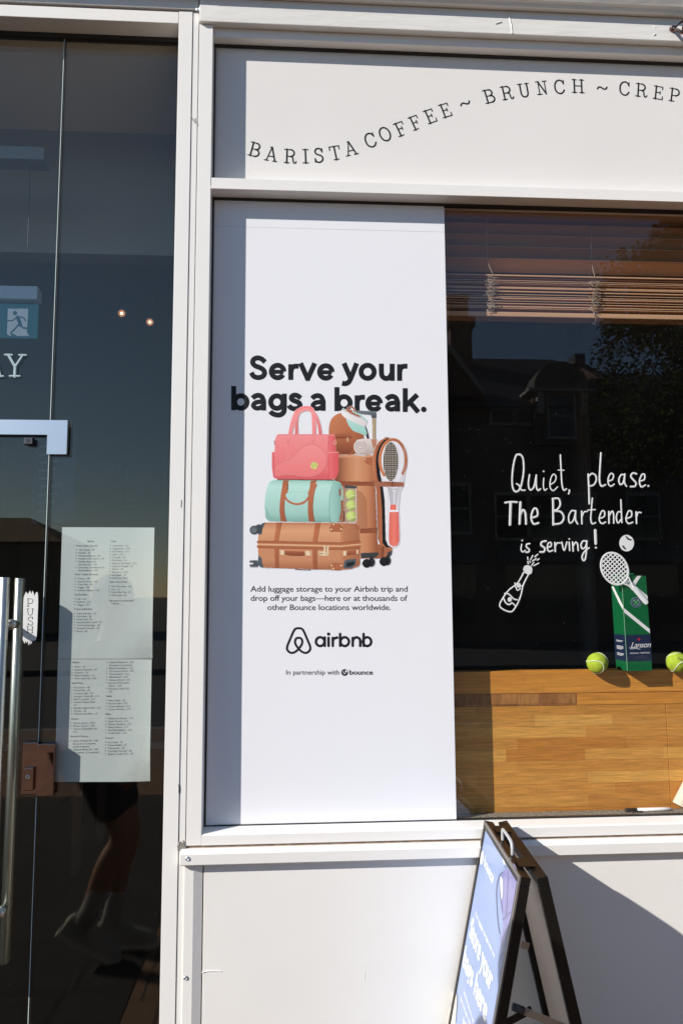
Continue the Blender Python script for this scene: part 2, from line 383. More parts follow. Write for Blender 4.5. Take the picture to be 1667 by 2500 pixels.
obj('apron_board', bm, M['paint'], shop)
# timber panel below, with batten at its left
X_P = XV(FR+.003, (492, 2200), (492, 2480))
boxes('stall_riser', [(X_P+.0035, XR, FR+.003, .01, 0, Z_AB+.004)], M['paint'], shop, .0015)
bm = BM()
XB0 = XV(FR, (452.5, 2200), (452, 2480)); XB1 = XV(FR, (470.5, 2200), (470, 2480))
prism(bm, [(x, y, 0) for x, y in ((X_A-.001, .01), (X_A-.001, FR-.004), (XB1, FR-.004), (X_P, FR+.0035), (X_P, .01))], (0, 0, Z_AB-.0008))
obj('batten', bm, M['paint'], shop)
boxes('panel_seam', [(X_P-.0005, X_P+.0035, FR+.009, .005, 0, Z_AB)], M['gasket'], shop)
f3 = lambda u, v, h: P3(u, v, FR+.003, -h-.0002)
bm = BM(); ribbon(bm, [(494, 2374), (505, 2371), (520, 2370), (540, 2371)], 2.2, f3, .002); obj('paint_crack', bm, M['paint'], shop)
bm = BM(); ribbon(bm, [(890, 2375), (889, 2392)], 1.6, f3, .0008)
obj('paint_crack', bm, M['paint'], shop)
# screws, filler, hanging wire
def screw(px, py, Y, parent):
    bm = BM(); c = P3(px, py, Y); lathe(bm, c+Vector((0, .001, 0)), (0, -1, 0), [(0, .0062), (.003, .0062), (.0042, .0045), (.0030, .0022), (.0030, .0001)], 12)
    obj('screw', bm, M['satin'], parent)
screw(458, 2096, AP, shop); screw(453.6, 2387, FR-.004, shop); screw(484, 23, FR-.006, shop)
bm = BM(); f3 = lambda u, v, h: P3(u, v, FR+.002, -h-.0003)
for i in range(9): ribbon(bm, [(445+rnd.uniform(-8, 8), 2064+rnd.uniform(-12, 12)), (445+rnd.uniform(-9, 9), 2064+rnd.uniform(-12, 12)), (446+rnd.uniform(-8, 8), 2066+rnd.uniform(-12, 12))], rnd.uniform(3, 6), f3, .003)
obj('filler', bm, mat('grey_filler', (.42, .39, .35), .9, var=.4, vscale=80), shop)
bm = BM(); tube(bm, [P3(*p, FR-.004) for p in ((468, 281), (467.5, 285), (472, 293), (478, 301))], .0011, 6)
obj('loose_wire', bm, M['gasket'], shop)
f3 = lambda u, v, h: P3(u, v, FR, -h-.0002); chip_m = mat('dark_chip', (.08, .07, .06), .9)
for pts in ([(436.5, 1916), (437.5, 1924), (437, 1935)], [(443.5, 1222), (443, 1238)], [(434.5, 2065), (435.5, 2076)]): bm = BM(); ribbon(bm, pts, 2.2, f3, .0006); obj('paint_chip', bm, chip_m, shop)

# gaskets and panes
g = .0085
GK = [(X_B, XR, -.012, .009, Z_HB-g, Z_HB-.0003), (X_B, X_B+.005, -.0115, .009, Z_TT, Z_HB-g), (X_B, XR, -.006, .009, Z_TB-g*1.05, Z_TB-.0003),
      (X_B, X_B+.006, -.0055, .009, Z_GB, Z_TB-g), (X_B, XR, -.005, .0095, Z_GB-.001, Z_GB+.0035)]
boxes('gasket', GK, M['gasket'], shop)
pane = boxes('window_pane', [(X_B+.002, XR, 0, .010, Z_GB+.0006, Z_TB)], M['glass'], shop)
sp = boxes('sign_panel', [(X_B+.002, XR, -.0045, .03, Z_TT-.004, Z_HB)], M['sign'], shop)

# lettering: thin slab-serif capitals made of strokes (unit cap height)
def arc(cx, cy, rx, ry, a0, a1, n=14): return [(cx+rx*cos(rad(a0+(a1-a0)*i/(n-1))), cy+ry*sin(rad(a0+(a1-a0)*i/(n-1)))) for i in range(n)]
TH, TK = .068, .098
GL = {
 'B': (.78, [([(.2, 0), (.2, 1)], TK), ([(.04, .97), (.45, .97)], TH), ([(.04, .03), (.48, .03)], TH), ([(.2, .52), (.46, .52)], TH), (arc(.44, .745, .22, .225, 90, -90), TK), (arc(.46, .275, .27, .245, 90, -90), TK)]),
 'A': (.86, [([(.15, .03), (.42, 1)], TH), ([(.42, 1), (.73, .03)], TK), ([(.24, .34), (.63, .34)], TH), ([(.02, .03), (.28, .03)], TH), ([(.58, .03), (.86, .03)], TH), ([(.32, .98), (.43, .98)], TH)]),
 'R': (.86, [([(.2, 0), (.2, 1)], TK), ([(.04, .97), (.45, .97)], TH), ([(.04, .03), (.36, .03)], TH), ([(.2, .49), (.46, .49)], TH), (arc(.44, .73, .24, .24, 90, -90), TK), ([(.46, .49), (.58, .42), (.62, .28), (.64, .1), (.70, .03), (.79, .05), (.83, .14)], TK*.9)]),
 'I': (.42, [([(.21, 0), (.21, 1)], TK), ([(.03, .97), (.39, .97)], TH), ([(.03, .03), (.39, .03)], TH)]),
 'S': (.68, [([(.57, .78), (.50, .93), (.34, 1), (.17, .93), (.11, .76), (.20, .60), (.36, .53), (.52, .45), (.60, .27), (.53, .09), (.34, 0), (.15, .07), (.09, .24)], TK), ([(.585, .72), (.585, .98)], TH), ([(.075, .03), (.075, .30)], TH)]),
 'T': (.74, [([(.37, 0), (.37, .98)], TK), ([(.03, .97), (.71, .97)], TH), ([(.05, .97), (.04, .74)], TH), ([(.69, .97), (.70, .74)], TH), ([(.2, .03), (.54, .03)], TH)]),
 'C': (.80, [([(.70, .74), (.60, .92), (.42, 1), (.22, .92), (.09, .7), (.07, .5), (.09, .28), (.22, .08), (.42, 0), (.60, .08), (.71, .25)], TK), ([(.705, .70), (.705, .97)], TH)]),
 'O': (.84, [(arc(.42, .5, .345, .49, 0, 360, 30), TK)]),
 'F': (.72, [([(.2, 0), (.2, 1)], TK), ([(.04, .97), (.66, .97)], TH), ([(.66, .97), (.66, .76)], TH), ([(.2, .52), (.50, .52)], TH), ([(.50, .63), (.50, .41)], TH), ([(.04, .03), (.40, .03)], TH)]),
 'E': (.74, [([(.2, 0), (.2, 1)], TK), ([(.04, .97), (.66, .97)], TH), ([(.66, .97), (.66, .78)], TH), ([(.2, .52), (.50, .52)], TH), ([(.50, .62), (.50, .42)], TH), ([(.04, .03), (.69, .03)], TH), ([(.69, .03), (.69, .25)], TH)]),
 'U': (.84, [([(.18, .97), (.18, .3), (.25, .08), (.42, 0), (.59, .08), (.66, .3), (.66, .97)], TK), ([(.03, .97), (.33, .97)], TH), ([(.53, .97), (.80, .97)], TH)]),
 'N': (.86, [([(.2, 0), (.2, .97)], TH), ([(.2, .97), (.66, .03)], TK), ([(.66, .03), (.66, .97)], TH), ([(.04, .97), (.25, .97)], TH), ([(.52, .97), (.80, .97)], TH), ([(.04, .03), (.36, .03)], TH)]),
 'H': (.92, [([(.2, 0), (.2, 1)], TK), ([(.72, 0), (.72, 1)], TK), ([(.2, .52), (.72, .52)], TH), ([(.05, .97), (.35, .97)], TH), ([(.05, .03), (.35, .03)], TH), ([(.57, .97), (.87, .97)], TH), ([(.57, .03), (.87, .03)], TH)]),
 'P': (.78, [([(.2, 0), (.2, 1)], TK), ([(.04, .97), (.46, .97)], TH), ([(.04, .03), (.40, .03)], TH), ([(.2, .46), (.46, .46)], TH), (arc(.45, .715, .26, .255, 90, -90), TK)]),
 '~': (.72, [([(.03, .30), (.12, .42), (.24, .44), (.38, .36), (.52, .30), (.64, .34), (.70, .46)], TK)]),
 'Y': (.90, [([(.14, .97), (.45, .45)], TK), ([(.76, .97), (.45, .45)], TH), ([(.45, .45), (.45, 0)], TK), ([(.0, .97), (.30, .97)], TH), ([(.60, .97), (.90, .97)], TH), ([(.24, .03), (.66, .03)], TH)]),
}
def slab(bm, ch, c, ex, ez, cap, out, dome=.0005, wk=1):
    w, st = GL[ch]
    f3 = lambda u, v, h: c+ex*((u-w/2)*cap)+ez*(v*cap)+out*(h+.0002)
    for i, (pts, t) in enumerate(st): ribbon(bm, pts, t*wk, f3, dome*(1+.13*i), smooth=len(pts) > 2, k=3)
sgn = []
for ch, x, y, a in (('B', 487, 855, -14), ('A', 582, 881, -8), ('R', 690, 893, -2), ('I', 776, 893, 2), ('S', 850, 888, 5), ('T', 945, 874, 12), ('A', 1030, 849, 15),
                    ('C', 1142, 803, 19), ('O', 1224, 769, 23), ('F', 1309, 740, 24), ('F', 1389, 706, 24), ('E', 1470, 671, 22)):
    sgn.append((ch, 400+x*.44643, y*.44643, a))
for ch, x, y, a in (('E', 218, 671, 20), ('~', 327, 622, 19), ('B', 465, 590, 15), ('R', 565, 571, 11), ('U', 662, 556, 9), ('N', 764, 542, 8), ('C', 862, 537, 4), ('H', 965, 533, 0),
                    ('~', 1102, 534, -2), ('C', 1230, 546, -4), ('R', 1325, 556, -6), ('E', 1420, 570, -8), ('P', 1512, 583, -9), ('E', 1604, 598, -10), ('S', 1690, 614, -10)):
    sgn.append((ch, 1000+x*.42538, y*.42538, a))
for wk, (ch, x, y, a) in enumerate(sgn):
    if wk in (0, 7, 13, 14, 20, 21): bm = BM()
    c = P3(x, y, -.0047); ca, sa = cos(rad(a)), sin(rad(a))
    slab(bm, ch, c, Vector((ca, 0, sa)), Vector((-sa, 0, ca)), .0495, Vector((0, -1, 0)), wk=1.12)
    if wk+1 in (7, 13, 14, 20, 21, len(sgn)): obj('lettering', bm, M['ink'], sp)

# ------------------------------------------------------------------ glass door, side light, fittings
DG0, DG1 = .012, .024
Z_DT = ZH(DG0, (60, 1062), (150, 1066))
XL = X_E-.92
door = boxes('glass_door', [(XL, X_E-.0035, DG0, DG1, .012, Z_DT-.004)], M['dglass'], shop)
boxes('over_panel', [(-1.80, X_E-.0035, DG0, DG1, Z_DT+.004, Z_DB+.03)], M['dglass'], shop)
side = boxes('side_light', [(X_E+.0035, X_D+.01, DG0, DG1, .0, Z_DB+.03)], M['dglass'], shop)
boxes('side_light', [(-1.80, XL-.004, DG0, DG1, .0, Z_DT-.004)], M['dglass'], shop)
boxes('glass_edge', [(X_E-.0034, X_E-.0016, DG0+.0006, DG1-.0006, .012, Z_DT-.004), (X_E-.0034, X_E-.0016, DG0+.0006, DG1-.0006, Z_DT+.004, Z_DB+.03)], M['gedge'], shop)
boxes('glass_edge', [(X_E+.0012, X_E+.0034, DG0+.0006, DG1-.0006, 0, Z_DB+.03)], M['gasket'], shop)
boxes('gasket', [(-1.80, X_D, DG0-.006, DG1+.004, Z_DB-.016, Z_DB-.0005), (X_D-.007, X_D-.0006, DG0-.004, DG1+.004, 0, Z_DB-.017)], M['gasket'], shop)
# L-shaped rail over the door
xr = X_E+.057; zt = Z_DT+.047; zl = ZH(-.004, (140, 1109))
bm = BM(); prism(bm, [(x, -.006, z) for x, z in ((-1.80, Z_DT), (X_E-.004, Z_DT), (X_E-.004, zl), (xr, zl), (xr, zt), (-1.80, zt))], (0, .0175, 0))
obj('patch_rail', bm, M['satin'], shop)
bm = BM(); prism(bm, [(x, .0245, z) for x, z in ((-1.80, Z_DT), (X_E-.002, Z_DT), (X_E-.002, zl-.004), (xr+.006, zl-.004), (xr+.006, zt), (-1.80, zt))], (0, .016, 0))
obj('patch_rail', bm, M['gasket'], shop)
bx, bz = P(72, 1077, 0); bm = BM(); box(bm, bx-.014, bx+.014, -.008, .012, bz-.011, bz+.011, .002); obj('latch', bm, M['chrome'], door)
bm = BM(); lathe(bm, (bx, -.0075, bz), (0, -1, 0), [(0, .006), (.002, .006)], 14); obj('latch_bolt', bm, M['gasket'], door)
# pull handles, one each side of the glass
HX = -.867
zt1 = P(14.5, 1409, -.065)[1]; zb1 = P(20, 2342, .10)[1]
s1 = P(30, 1525, .0)[1]; s2 = P(11, 2234, .0)[1]
for Y in (-.050, .078):
    bm = BM(); lathe(bm, (HX, Y, zb1), (0, 0, 1), [(0, .0135), (.0015, .0153), (zt1-zb1-.0015, .0153), (zt1-zb1, .0135)], 28); h = obj('pull_handle', bm, M['steel'], door, True)
    h.data.polygons.foreach_set('use_smooth', [len(p.vertices) == 4 for p in h.data.polygons])
    for z in (s1, s2):
        bm = BM(); a, b = (Y, DG0) if Y < 0 else (DG1, Y)
        lathe(bm, (HX, a, z), (0, 1, 0), [(0, .010), (b-a, .010)], 18)
        c = DG0-.004 if Y < 0 else DG1
        lathe(bm, (HX, c, z), (0, 1, 0), [(0, .0165), (.004, .0165)], 18); obj('standoff', bm, M['steel'], door, True)
# lock and keep
def prow(bm, px0, py0, px1, py1, Y0, Y1, bev=.0025):
    a = P(px0, py0, Y0); b = P(px1, py1, Y0); box(bm, a[0], b[0], Y0, Y1, b[1], a[1], bev)
bm = BM(); prow(bm, 54.5, 1813, 91, 1940, -.004, .0115); lk = obj('lock_case', bm, M['chrome'], door)
bm = BM(); prow(bm, 59.5, 1875, 81, 1931, -.017, -.0042); obj('cylinder_block', bm, M['chrome'], door)
kx, kz = P(69, 1897, -.0175); bm = BM(); lathe(bm, (kx, -.0172, kz), (0, -1, 0), [(0, .0062), (.0016, .0062), (.0022, .0052)], 20); obj('key_cylinder', bm, M['satin'], door)
bm = BM(); box(bm, kx-.001, kx+.001, -.0199, -.019, kz-.003, kz+.003); lathe(bm, (kx, -.019, kz+.002), (0, -1, 0), [(0, .002), (.001, .002)], 10); obj('keyhole', bm, M['gasket'], door)
bm = BM(); prow(bm, 92.5, 1816.5, 130, 1944.6, -.010, .0115); obj('lock_keep', bm, M['chrome'], side)

# interior shell
boxes('ceiling', [(-2.6, 4.2, .06, .62, Z_CEIL, Z_CEIL+.1)], M['ceil'], shop)
boxes('ceiling', [(-2.6, 4.2, .72, 6.5, 3.60, 3.68)], M['bulk'], shop)
boxes('bulkhead', [(-2.6, 4.2, .62, .72, ZH(.62, (200, 338), (300, 339))-.5, 3.75)], M['bulk'], shop)
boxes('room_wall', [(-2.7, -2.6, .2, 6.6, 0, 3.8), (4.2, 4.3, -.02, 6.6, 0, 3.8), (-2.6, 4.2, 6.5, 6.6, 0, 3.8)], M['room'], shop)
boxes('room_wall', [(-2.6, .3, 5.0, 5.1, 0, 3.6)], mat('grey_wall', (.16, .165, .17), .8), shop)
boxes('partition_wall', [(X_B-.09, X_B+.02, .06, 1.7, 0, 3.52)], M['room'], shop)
boxes('flat_roof', [(-2.7, 4.3, .05, 6.6, 5.0, 5.1)], M['asphalt'], shop)
boxes('wall', [(XR, 4.3, -.04, .2, 0, Z_FB+.2)], M['upper'], shop)
cx0 = P(1400, 1300, 2.0)[0]; cx1 = P(1446, 1300, 2.0)[0]
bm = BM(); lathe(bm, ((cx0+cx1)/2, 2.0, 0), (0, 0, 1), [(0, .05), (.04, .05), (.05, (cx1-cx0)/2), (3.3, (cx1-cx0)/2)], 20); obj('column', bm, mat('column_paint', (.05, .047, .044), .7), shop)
# dusty ledge behind the glass
boxes('window_ledge', [(X_C-.05, XR, .0105, .066, Z_GB-.02, Z_GB+.001)], M['dust'], shop)

# ------------------------------------------------------------------ the large poster on the window
YP = -.0025
zp1 = P(800, 494, YP)[1]; zp0 = Z_GB+.003; xp0 = X_B+.0035
poster = boxes('window_poster', [(xp0, X_C, YP, YP+.0014, zp0, zp1)], M['vinyl'])
tag(poster, 'tall white luggage storage poster filling the left of the window', 'poster')
YT = YP-.0004
bm = BM()
C7 = lambda x, y: (540+x*.3699, 820+y*.3699)
f7 = lambda u, v, h: P3(*C7(u, v), YT, -h)
HW = 33
_n = [0]
def hs(pts, smooth=True, w=HW, closed=False):
    _n[0] += 1; ribbon(bm, pts, w, f7, .0003+.00002*(_n[0] % 7), smooth=smooth, closed=closed, k=4, caps=False)
def h_e(cx, cy, r=41):
    hs([(cx-r+6, cy+2), (cx+r-2, cy+2)], False, 27); hs([(cx+r*cos(rad(t)), cy-r*sin(rad(t))) for t in range(0, 331, 15)])
def h_ring(cx, cy, rx=40, ry=41): hs(ell(cx, cy, rx, ry, 28), closed=True)
def h_bar(x, y0, y1): hs([(x, y0), (x, y1)], False)
def h_r(x, y0, y1): h_bar(x, y0, y1); hs([(x, y0+52), (x+7, y0+26), (x+25, y0+14), (x+51, y0+13)])
def h_a(dx, dy):
    hs([(x+dx, y+dy) for x, y in ((207, 412), (222, 398), (246, 392), (268, 402), (279, 428))]); h_bar(280+dx, 424+dy, 492+dy)
    hs([(x+dx, y+dy) for x, y in ((282, 436), (250, 435), (224, 442), (212, 458), (220, 472), (240, 478), (266, 470), (282, 452))], w=30)
hs([(289, 172), (266, 152), (238, 145), (214, 156), (208, 178), (224, 197), (252, 208), (278, 224), (286, 248), (272, 268), (242, 275), (214, 266), (199, 242)])
h_e(372, 235); h_r(459, 187, 290)
hs([(523, 180), (574, 293)], False); hs([(617, 180), (566, 293)], False); h_e(690, 238)
hs([(809, 180), (857, 290)], False); hs([(893, 180), (853, 282), (836, 308), (816, 315), (797, 312)]); h_ring(965, 237, 43, 43)
hs([(1056, 183), (1056, 240), (1063, 268), (1086, 281), (1110, 272), (1126, 246)]); h_bar(1127, 184, 296); h_r(1176, 187, 296)
h_bar(83, 331, 491); h_ring(130, 436); h_a(0, 0); h_ring(367, 437)
hs([(416, 381), (416, 482), (408, 508), (388, 521), (362, 521), (336, 511), (324, 498)])
hs([(524, 410), (504, 395), (482, 391), (464, 402), (467, 420), (490, 431), (513, 442), (520, 460), (506, 476), (482, 481), (458, 473), (447, 458)])
h_a(392, 2); h_bar(763, 338, 496); h_ring(810, 442); h_r(896, 392, 499); h_e(1008, 445); h_a(883, 7)
h_bar(1213, 345, 502); hs([(1293, 388), (1220, 458)], False); hs([(1240, 434), (1299, 503)], False); blob(bm, ell(1335, 485, 18, 18, 18), f7, .0003)
obj('headline', bm, M['ink'], poster)
bm = BM()
put_text(bm, 'Add luggage storage to your Airbnb trip and', P3(611.4, 1444.3, YT), P3(994.6, 1444.3, YT), .0172, offset=.003, space=.96)
put_text(bm, 'drop off your bags\u2014here or at thousands of', P3(612, 1466.8, YT), P3(994, 1466.8, YT), .0172, offset=.003, space=.96)
put_text(bm, 'other Bounce locations worldwide.', P3(652.8, 1489.3, YT), P3(953.5, 1489.3, YT), .0172, offset=.003, space=.96)
obj('caption', bm, M['ink'], poster)
C8 = lambda x, y: (560+x*.35714, 1390+y*.35714)
f8 = lambda u, v, h: P3(*C8(u, v), YT, -h)
bm = BM()
half = [(473, 402), (494, 406), (510, 428), (535, 486), (549, 520), (552, 546), (536, 566), (516, 571), (494, 562), (475, 545), (455, 518), (448, 496), (455, 474), (472, 467)]
ribbon(bm, half[:], 15, f8, .0003); ribbon(bm, [(946-x, y) for x, y in half], 15, f8, .00035)
obj('emblem', bm, M['ink'], poster)
bm = BM()
def ring8(x, y, rx, ry, w=17.5): ribbon(bm, ell(x, y, rx, ry, 30), w, f8, .0003, closed=True, k=2)
def bar8(x, y0, y1, w=17.5): ribbon(bm, [(x, y0), (x, y1)], w, f8, .00036, smooth=False)
ring8(620, 494, 29, 30); bar8(651, 465, 523)
bar8(677, 468, 523); blob(bm, ell(677, 442, 11, 11), f8, .0003)
bar8(706, 468, 523); ribbon(bm, [(706, 492), (713, 474), (736, 466)], 18, f8, .0003)
bar8(756, 441, 523); ring8(787, 494, 29, 30)
bar8(842, 468, 523); ribbon(bm, [(842, 492), (850, 472), (870, 465), (889, 475), (893, 496), (893, 523)], 18, f8, .0003)
bar8(916, 441, 523); ring8(940, 494, 28, 30)
obj('brand_lettering', bm, M['ink'], poster)
bm = BM()
put_text(bm, 'In partnership with', P3(698.6, 1646.8, YT), P3(827.9, 1646.8, YT), .0138, offset=.003)
put_text(bm, 'bounce', P3(852.8, 1646.8, YT), P3(910, 1646.8, YT), .0135, offset=.022)
blob(bm, ell(787, 705, 23, 23), f8, .0001)
obj('partner_line', bm, M['ink'], poster)
bm = BM(); blob(bm, ell(797, 697, 7, 7, 14), f8, .0005); ribbon(bm, [(775, 695), (780, 706), (787, 715), (794, 708)], 4, f8, .0006)
obj('partner_mark', bm, M['white'], poster)
bm = BM(); box(bm, xp0, X_C, YP-.0003, YP+.0003, ZH(YP, (521, 551), (800, 560))-.0006, ZH(YP, (521, 551), (800, 560))+.0006)
obj('joint_line', bm, mat('joint_grey', (.62, .64, .68), .5), poster)

# the printed luggage picture: a flat fine mesh coloured by a small painter working in picture units of 0 .. 1568
class Canvas:
    def __init__(s, n, size=1568.0, h=None):
        s.n = n; s.size = size; s.hh = h or size; s.ny = int(n*s.hh/size)
        g = (np.arange(n*2)+.5)*size/(n*2); gy = (np.arange(s.ny*2)+.5)*s.hh/(s.ny*2)
        s.X, s.Y = np.meshgrid(g, gy); s.rgb = np.full((s.ny*2, n*2, 3), .85); s.a = np.zeros((s.ny*2, n*2))
    def _put(s, mask, sl, col, al=1):
        sub = s.rgb[sl]; sub[mask] = sub[mask]*(1-al)+col*al if np.ndim(col) == 1 else sub[mask]*(1-al)+col[mask]*al
        a = s.a[sl]; a[mask] = np.maximum(a[mask], al)
    def _win(s, x0, x1, y0, y1):
        k = s.n*2/s.size; ky = s.ny*2/s.hh
        return (slice(max(0, int(y0*ky)-1), max(0, int(y1*ky)+2)), slice(max(0, int(x0*k)-1), max(0, int(x1*k)+2)))
    def col(s, c, sl):
        if isinstance(c[0], (int, float)): return np.array(lin(c))
        ax, stops = c                                   # gradient: ('x'|'y'|(dx,dy), [(pos, rgb), ...])
        d = {'x': (1, 0), 'y': (0, 1)}.get(ax, ax); t = s.X[sl]*d[0]+s.Y[sl]*d[1]
        xs = [p for p, _ in stops]; cs = np.array([lin(q) for _, q in stops])
        return np.stack([np.interp(t, xs, cs[:, i]) for i in range(3)], -1)
    def poly(s, pts, c, al=1, smooth=False):
        if smooth: pts = [tuple(p) for p in smoothline([(x, y, 0) for x, y in pts], 6, True)]
        xs = [p[0] for p in pts]; ys = [p[1] for p in pts]; sl = s._win(min(xs), max(xs), min(ys), max(ys))
        X, Y = s.X[sl], s.Y[sl]; ins = np.zeros(X.shape, bool); j = len(pts)-1
        for i in range(len(pts)):
            xi, yi, xj, yj = pts[i][0], pts[i][1], pts[j][0], pts[j][1]
            if yi != yj: ins ^= ((yi > Y) != (yj > Y)) & (X < (xj-xi)*(Y-yi)/(yj-yi)+xi)
            j = i
        s._put(ins, sl, s.col(c, sl), al)
    def line(s, pts, w, c, al=1, smooth=True):
        if smooth and len(pts) > 2: pts = [tuple(p) for p in smoothline([(x, y, 0) for x, y in pts], 6)]
        xs = [p[0] for p in pts]; ys = [p[1] for p in pts]; sl = s._win(min(xs)-w, max(xs)+w, min(ys)-w, max(ys)+w)
        X, Y = s.X[sl], s.Y[sl]; d = np.full(X.shape, 1e9)
        for a, b in zip(pts, pts[1:]):
            dx, dy = b[0]-a[0], b[1]-a[1]; q = dx*dx+dy*dy or 1e-9
            t = np.clip(((X-a[0])*dx+(Y-a[1])*dy)/q, 0, 1); d = np.minimum(d, (X-a[0]-t*dx)**2+(Y-a[1]-t*dy)**2)
        s._put(d < (w/2)**2, sl, s.col(c, sl), al)
    def disc(s, x, y, rx, ry, c, al=1, edge=None):
        sl = s._win(x-rx, x+rx, y-ry, y+ry); X, Y = s.X[sl], s.Y[sl]
        d = ((X-x)/rx)**2+((Y-y)/ry)**2
        if edge is not None:
            q = np.clip(((X-x+rx*.3)/rx)**2+((Y-y+ry*.3)/ry)**2, 0, 2)[..., None]/2
            col = np.array(lin(c))*(1-q)+np.array(lin(edge))*q
        else: col = s.col(c, sl)
        s._put(d < 1, sl, col, al)
    def mesh(s, name, f3):
        n, ny = s.n, s.ny
        rgb = s.rgb.reshape(ny, 2, n, 2, 3).mean((1, 3)); a = s.a.reshape(ny, 2, n, 2).max((1, 3)) > 0
        gx = np.arange(n+1)*s.size/n; gy = np.arange(ny+1)*s.hh/ny
        idx = -np.ones((ny+1, n+1), int); co = []; faces = []; cols = []
        rg = np.random.default_rng(4); rgb = .87*rgb+.13*(rgb @ np.array((.3, .59, .11)))[..., None]; rgb = np.clip(rgb*np.array((.99, .985, 1.0))*(1+rg.normal(0, .02, rgb.shape[:2])[..., None]), 0, .88)
        ys, xs = np.nonzero(a)
        for y, x in zip(ys, xs):
            q = []
            for yy, xx in ((y, x), (y+1, x), (y+1, x+1), (y, x+1)):
                if idx[yy, xx] < 0: idx[yy, xx] = len(co); co.append(f3(gx[xx], gy[yy]))
                q.append(int(idx[yy, xx]))
            faces.append(q); cols.append(rgb[y, x])
        me = bpy.data.meshes.new(name); me.from_pydata(co, [], faces)
        at = me.color_attributes.new('print', 'FLOAT_COLOR', 'CORNER')
        c4 = np.ones((len(faces), 4, 4), np.float32); c4[:, :, :3] = np.array(cols)[:, None, :]
        at.data.foreach_set('color', c4.ravel()); return me

cv = Canvas(392)
TAN, TAN2, BRN, DBR, GRY, GLD = (212, 146, 98), (190, 118, 72), (182, 100, 56), (140, 72, 40), (82, 90, 96), (222, 192, 150)
# tall case
cv.poly([(800, 495), (840, 488), (1130, 485), (1160, 500), (1175, 700), (1200, 1300), (1335, 1330), (1330, 1375), (1300, 1410), (1240, 1432), (1040, 1432), (1000, 1100), (820, 1100)], ('x', [(830, (134, 72, 40)), (930, (196, 126, 80)), (1010, (214, 148, 100)), (1110, (200, 128, 80)), (1190, (158, 88, 50)), (1330, (180, 108, 66))]))
cv.poly([(830, 488), (1150, 486), (1158, 510), (830, 512)], (222, 158, 112), .6)
cv.poly([(1000, 800), (1060, 830), (1100, 900), (1110, 1150), (1040, 1160), (1000, 1100)], (120, 62, 32), .35)
for q in ([(838, 730), (1172, 735), (1173, 768), (838, 762)], [(1040, 1162), (1195, 1155), (1196, 1193), (1040, 1200)]): cv.poly(q, (150, 78, 42)); cv.line([q[0], q[1]], 4, (110, 55, 30)); cv.line([q[3], q[2]], 4, (110, 55, 30))
cv.poly([(1070, 522), (1100, 512), (1150, 508), (1152, 582), (1110, 576), (1085, 555)], (178, 98, 58)); cv.disc(1085, 528, 7, 7, GLD)
cv.poly([(1045, 1382), (1205, 1376), (1212, 1395), (1185, 1422), (1050, 1430)], (62, 64, 68)); cv.poly([(1290, 1372), (1335, 1360), (1326, 1402), (1288, 1412)], (66, 68, 72))
cv.line([(1252, 1325), (1246, 1428)], 14, (120, 60, 34)); cv.line([(1234, 1328), (1228, 1430)], 5, (110, 55, 30))
cv.poly([(1128, 1415), (1168, 1415), (1160, 1455), (1130, 1455)], (48, 50, 54)); cv.poly([(1282, 1405), (1318, 1400), (1305, 1440), (1280, 1440)], (48, 50, 54))
for x, y in ((1145, 1466), (1290, 1452)): cv.disc(x, y, 32, 42, (44, 45, 48))
for x, y in ((1102, 1476), (1258, 1460)): cv.disc(x, y, 42, 40, (36, 36, 40), edge=(14, 14, 16))
# telescopic handle
cv.poly([(1152, 140), (1182, 140), (1182, 350), (1155, 350)], ('x', [(1152, (120, 96, 62)), (1166, (206, 178, 126)), (1182, (112, 88, 56))]))
cv.poly([(1000, 90), (1030, 84), (1172, 88), (1188, 102), (1187, 146), (1178, 153), (1146, 150), (1140, 124), (1050, 114), (1000, 102)], ('y', [(84, (112, 122, 128)), (150, (70, 78, 84))]))
# rucksack
cv.line([(1076, 215), (1100, 280), (1113, 340)], 22, (62, 44, 48))
cv.poly([(755, 300), (760, 220), (780, 160), (820, 122), (870, 105), (940, 108), (1000, 150), (1050, 220), (1075, 330), (1062, 390), (1000, 450), (990, 482), (850, 484), (820, 470), (755, 400)], ((.7, .7), [(640, (206, 124, 72)), (900, (180, 100, 55)), (1080, (138, 70, 38))]), smooth=True)
cv.poly([(812, 300), (930, 278), (955, 288), (968, 330), (968, 450), (935, 480), (828, 478)], ('y', [(280, (182, 102, 58)), (330, (150, 78, 42)), (345, (176, 96, 54)), (480, (130, 64, 34))]))
cv.line([(815, 332), (945, 330)], 5, (96, 50, 28)); cv.poly([(918, 330), (935, 330), (934, 368), (920, 366)], (212, 172, 118))
cv.line([(915, 84), (935, 56), (960, 48), (985, 66), (1000, 106)], 14, (168, 92, 56))
# visor
cv.poly([(905, 75), (940, 70), (1010, 95), (1058, 142), (1000, 140), (940, 108)], (176, 98, 60))
cv.poly([(918, 150), (960, 165), (1040, 205), (1085, 230), (1104, 290), (1096, 313), (1040, 292), (975, 268), (940, 225), (916, 172)], ('y', [(150, (176, 224, 210)), (310, (150, 205, 190))]))
cv.poly([(864, 96), (880, 67), (900, 74), (1000, 140), (1085, 165), (1104, 184), (1092, 222), (1080, 231), (1000, 196), (920, 160), (880, 130)], ((.8, .6), [(800, (236, 232, 230)), (1000, (216, 208, 206))]))
cv.line([(880, 72), (940, 108), (1040, 150), (1098, 182)], 7, (196, 190, 188)); cv.line([(975, 92), (1050, 130), (1100, 178)], 13, (160, 214, 200)); cv.line([(884, 66), (905, 74)], 10, (160, 214, 200))
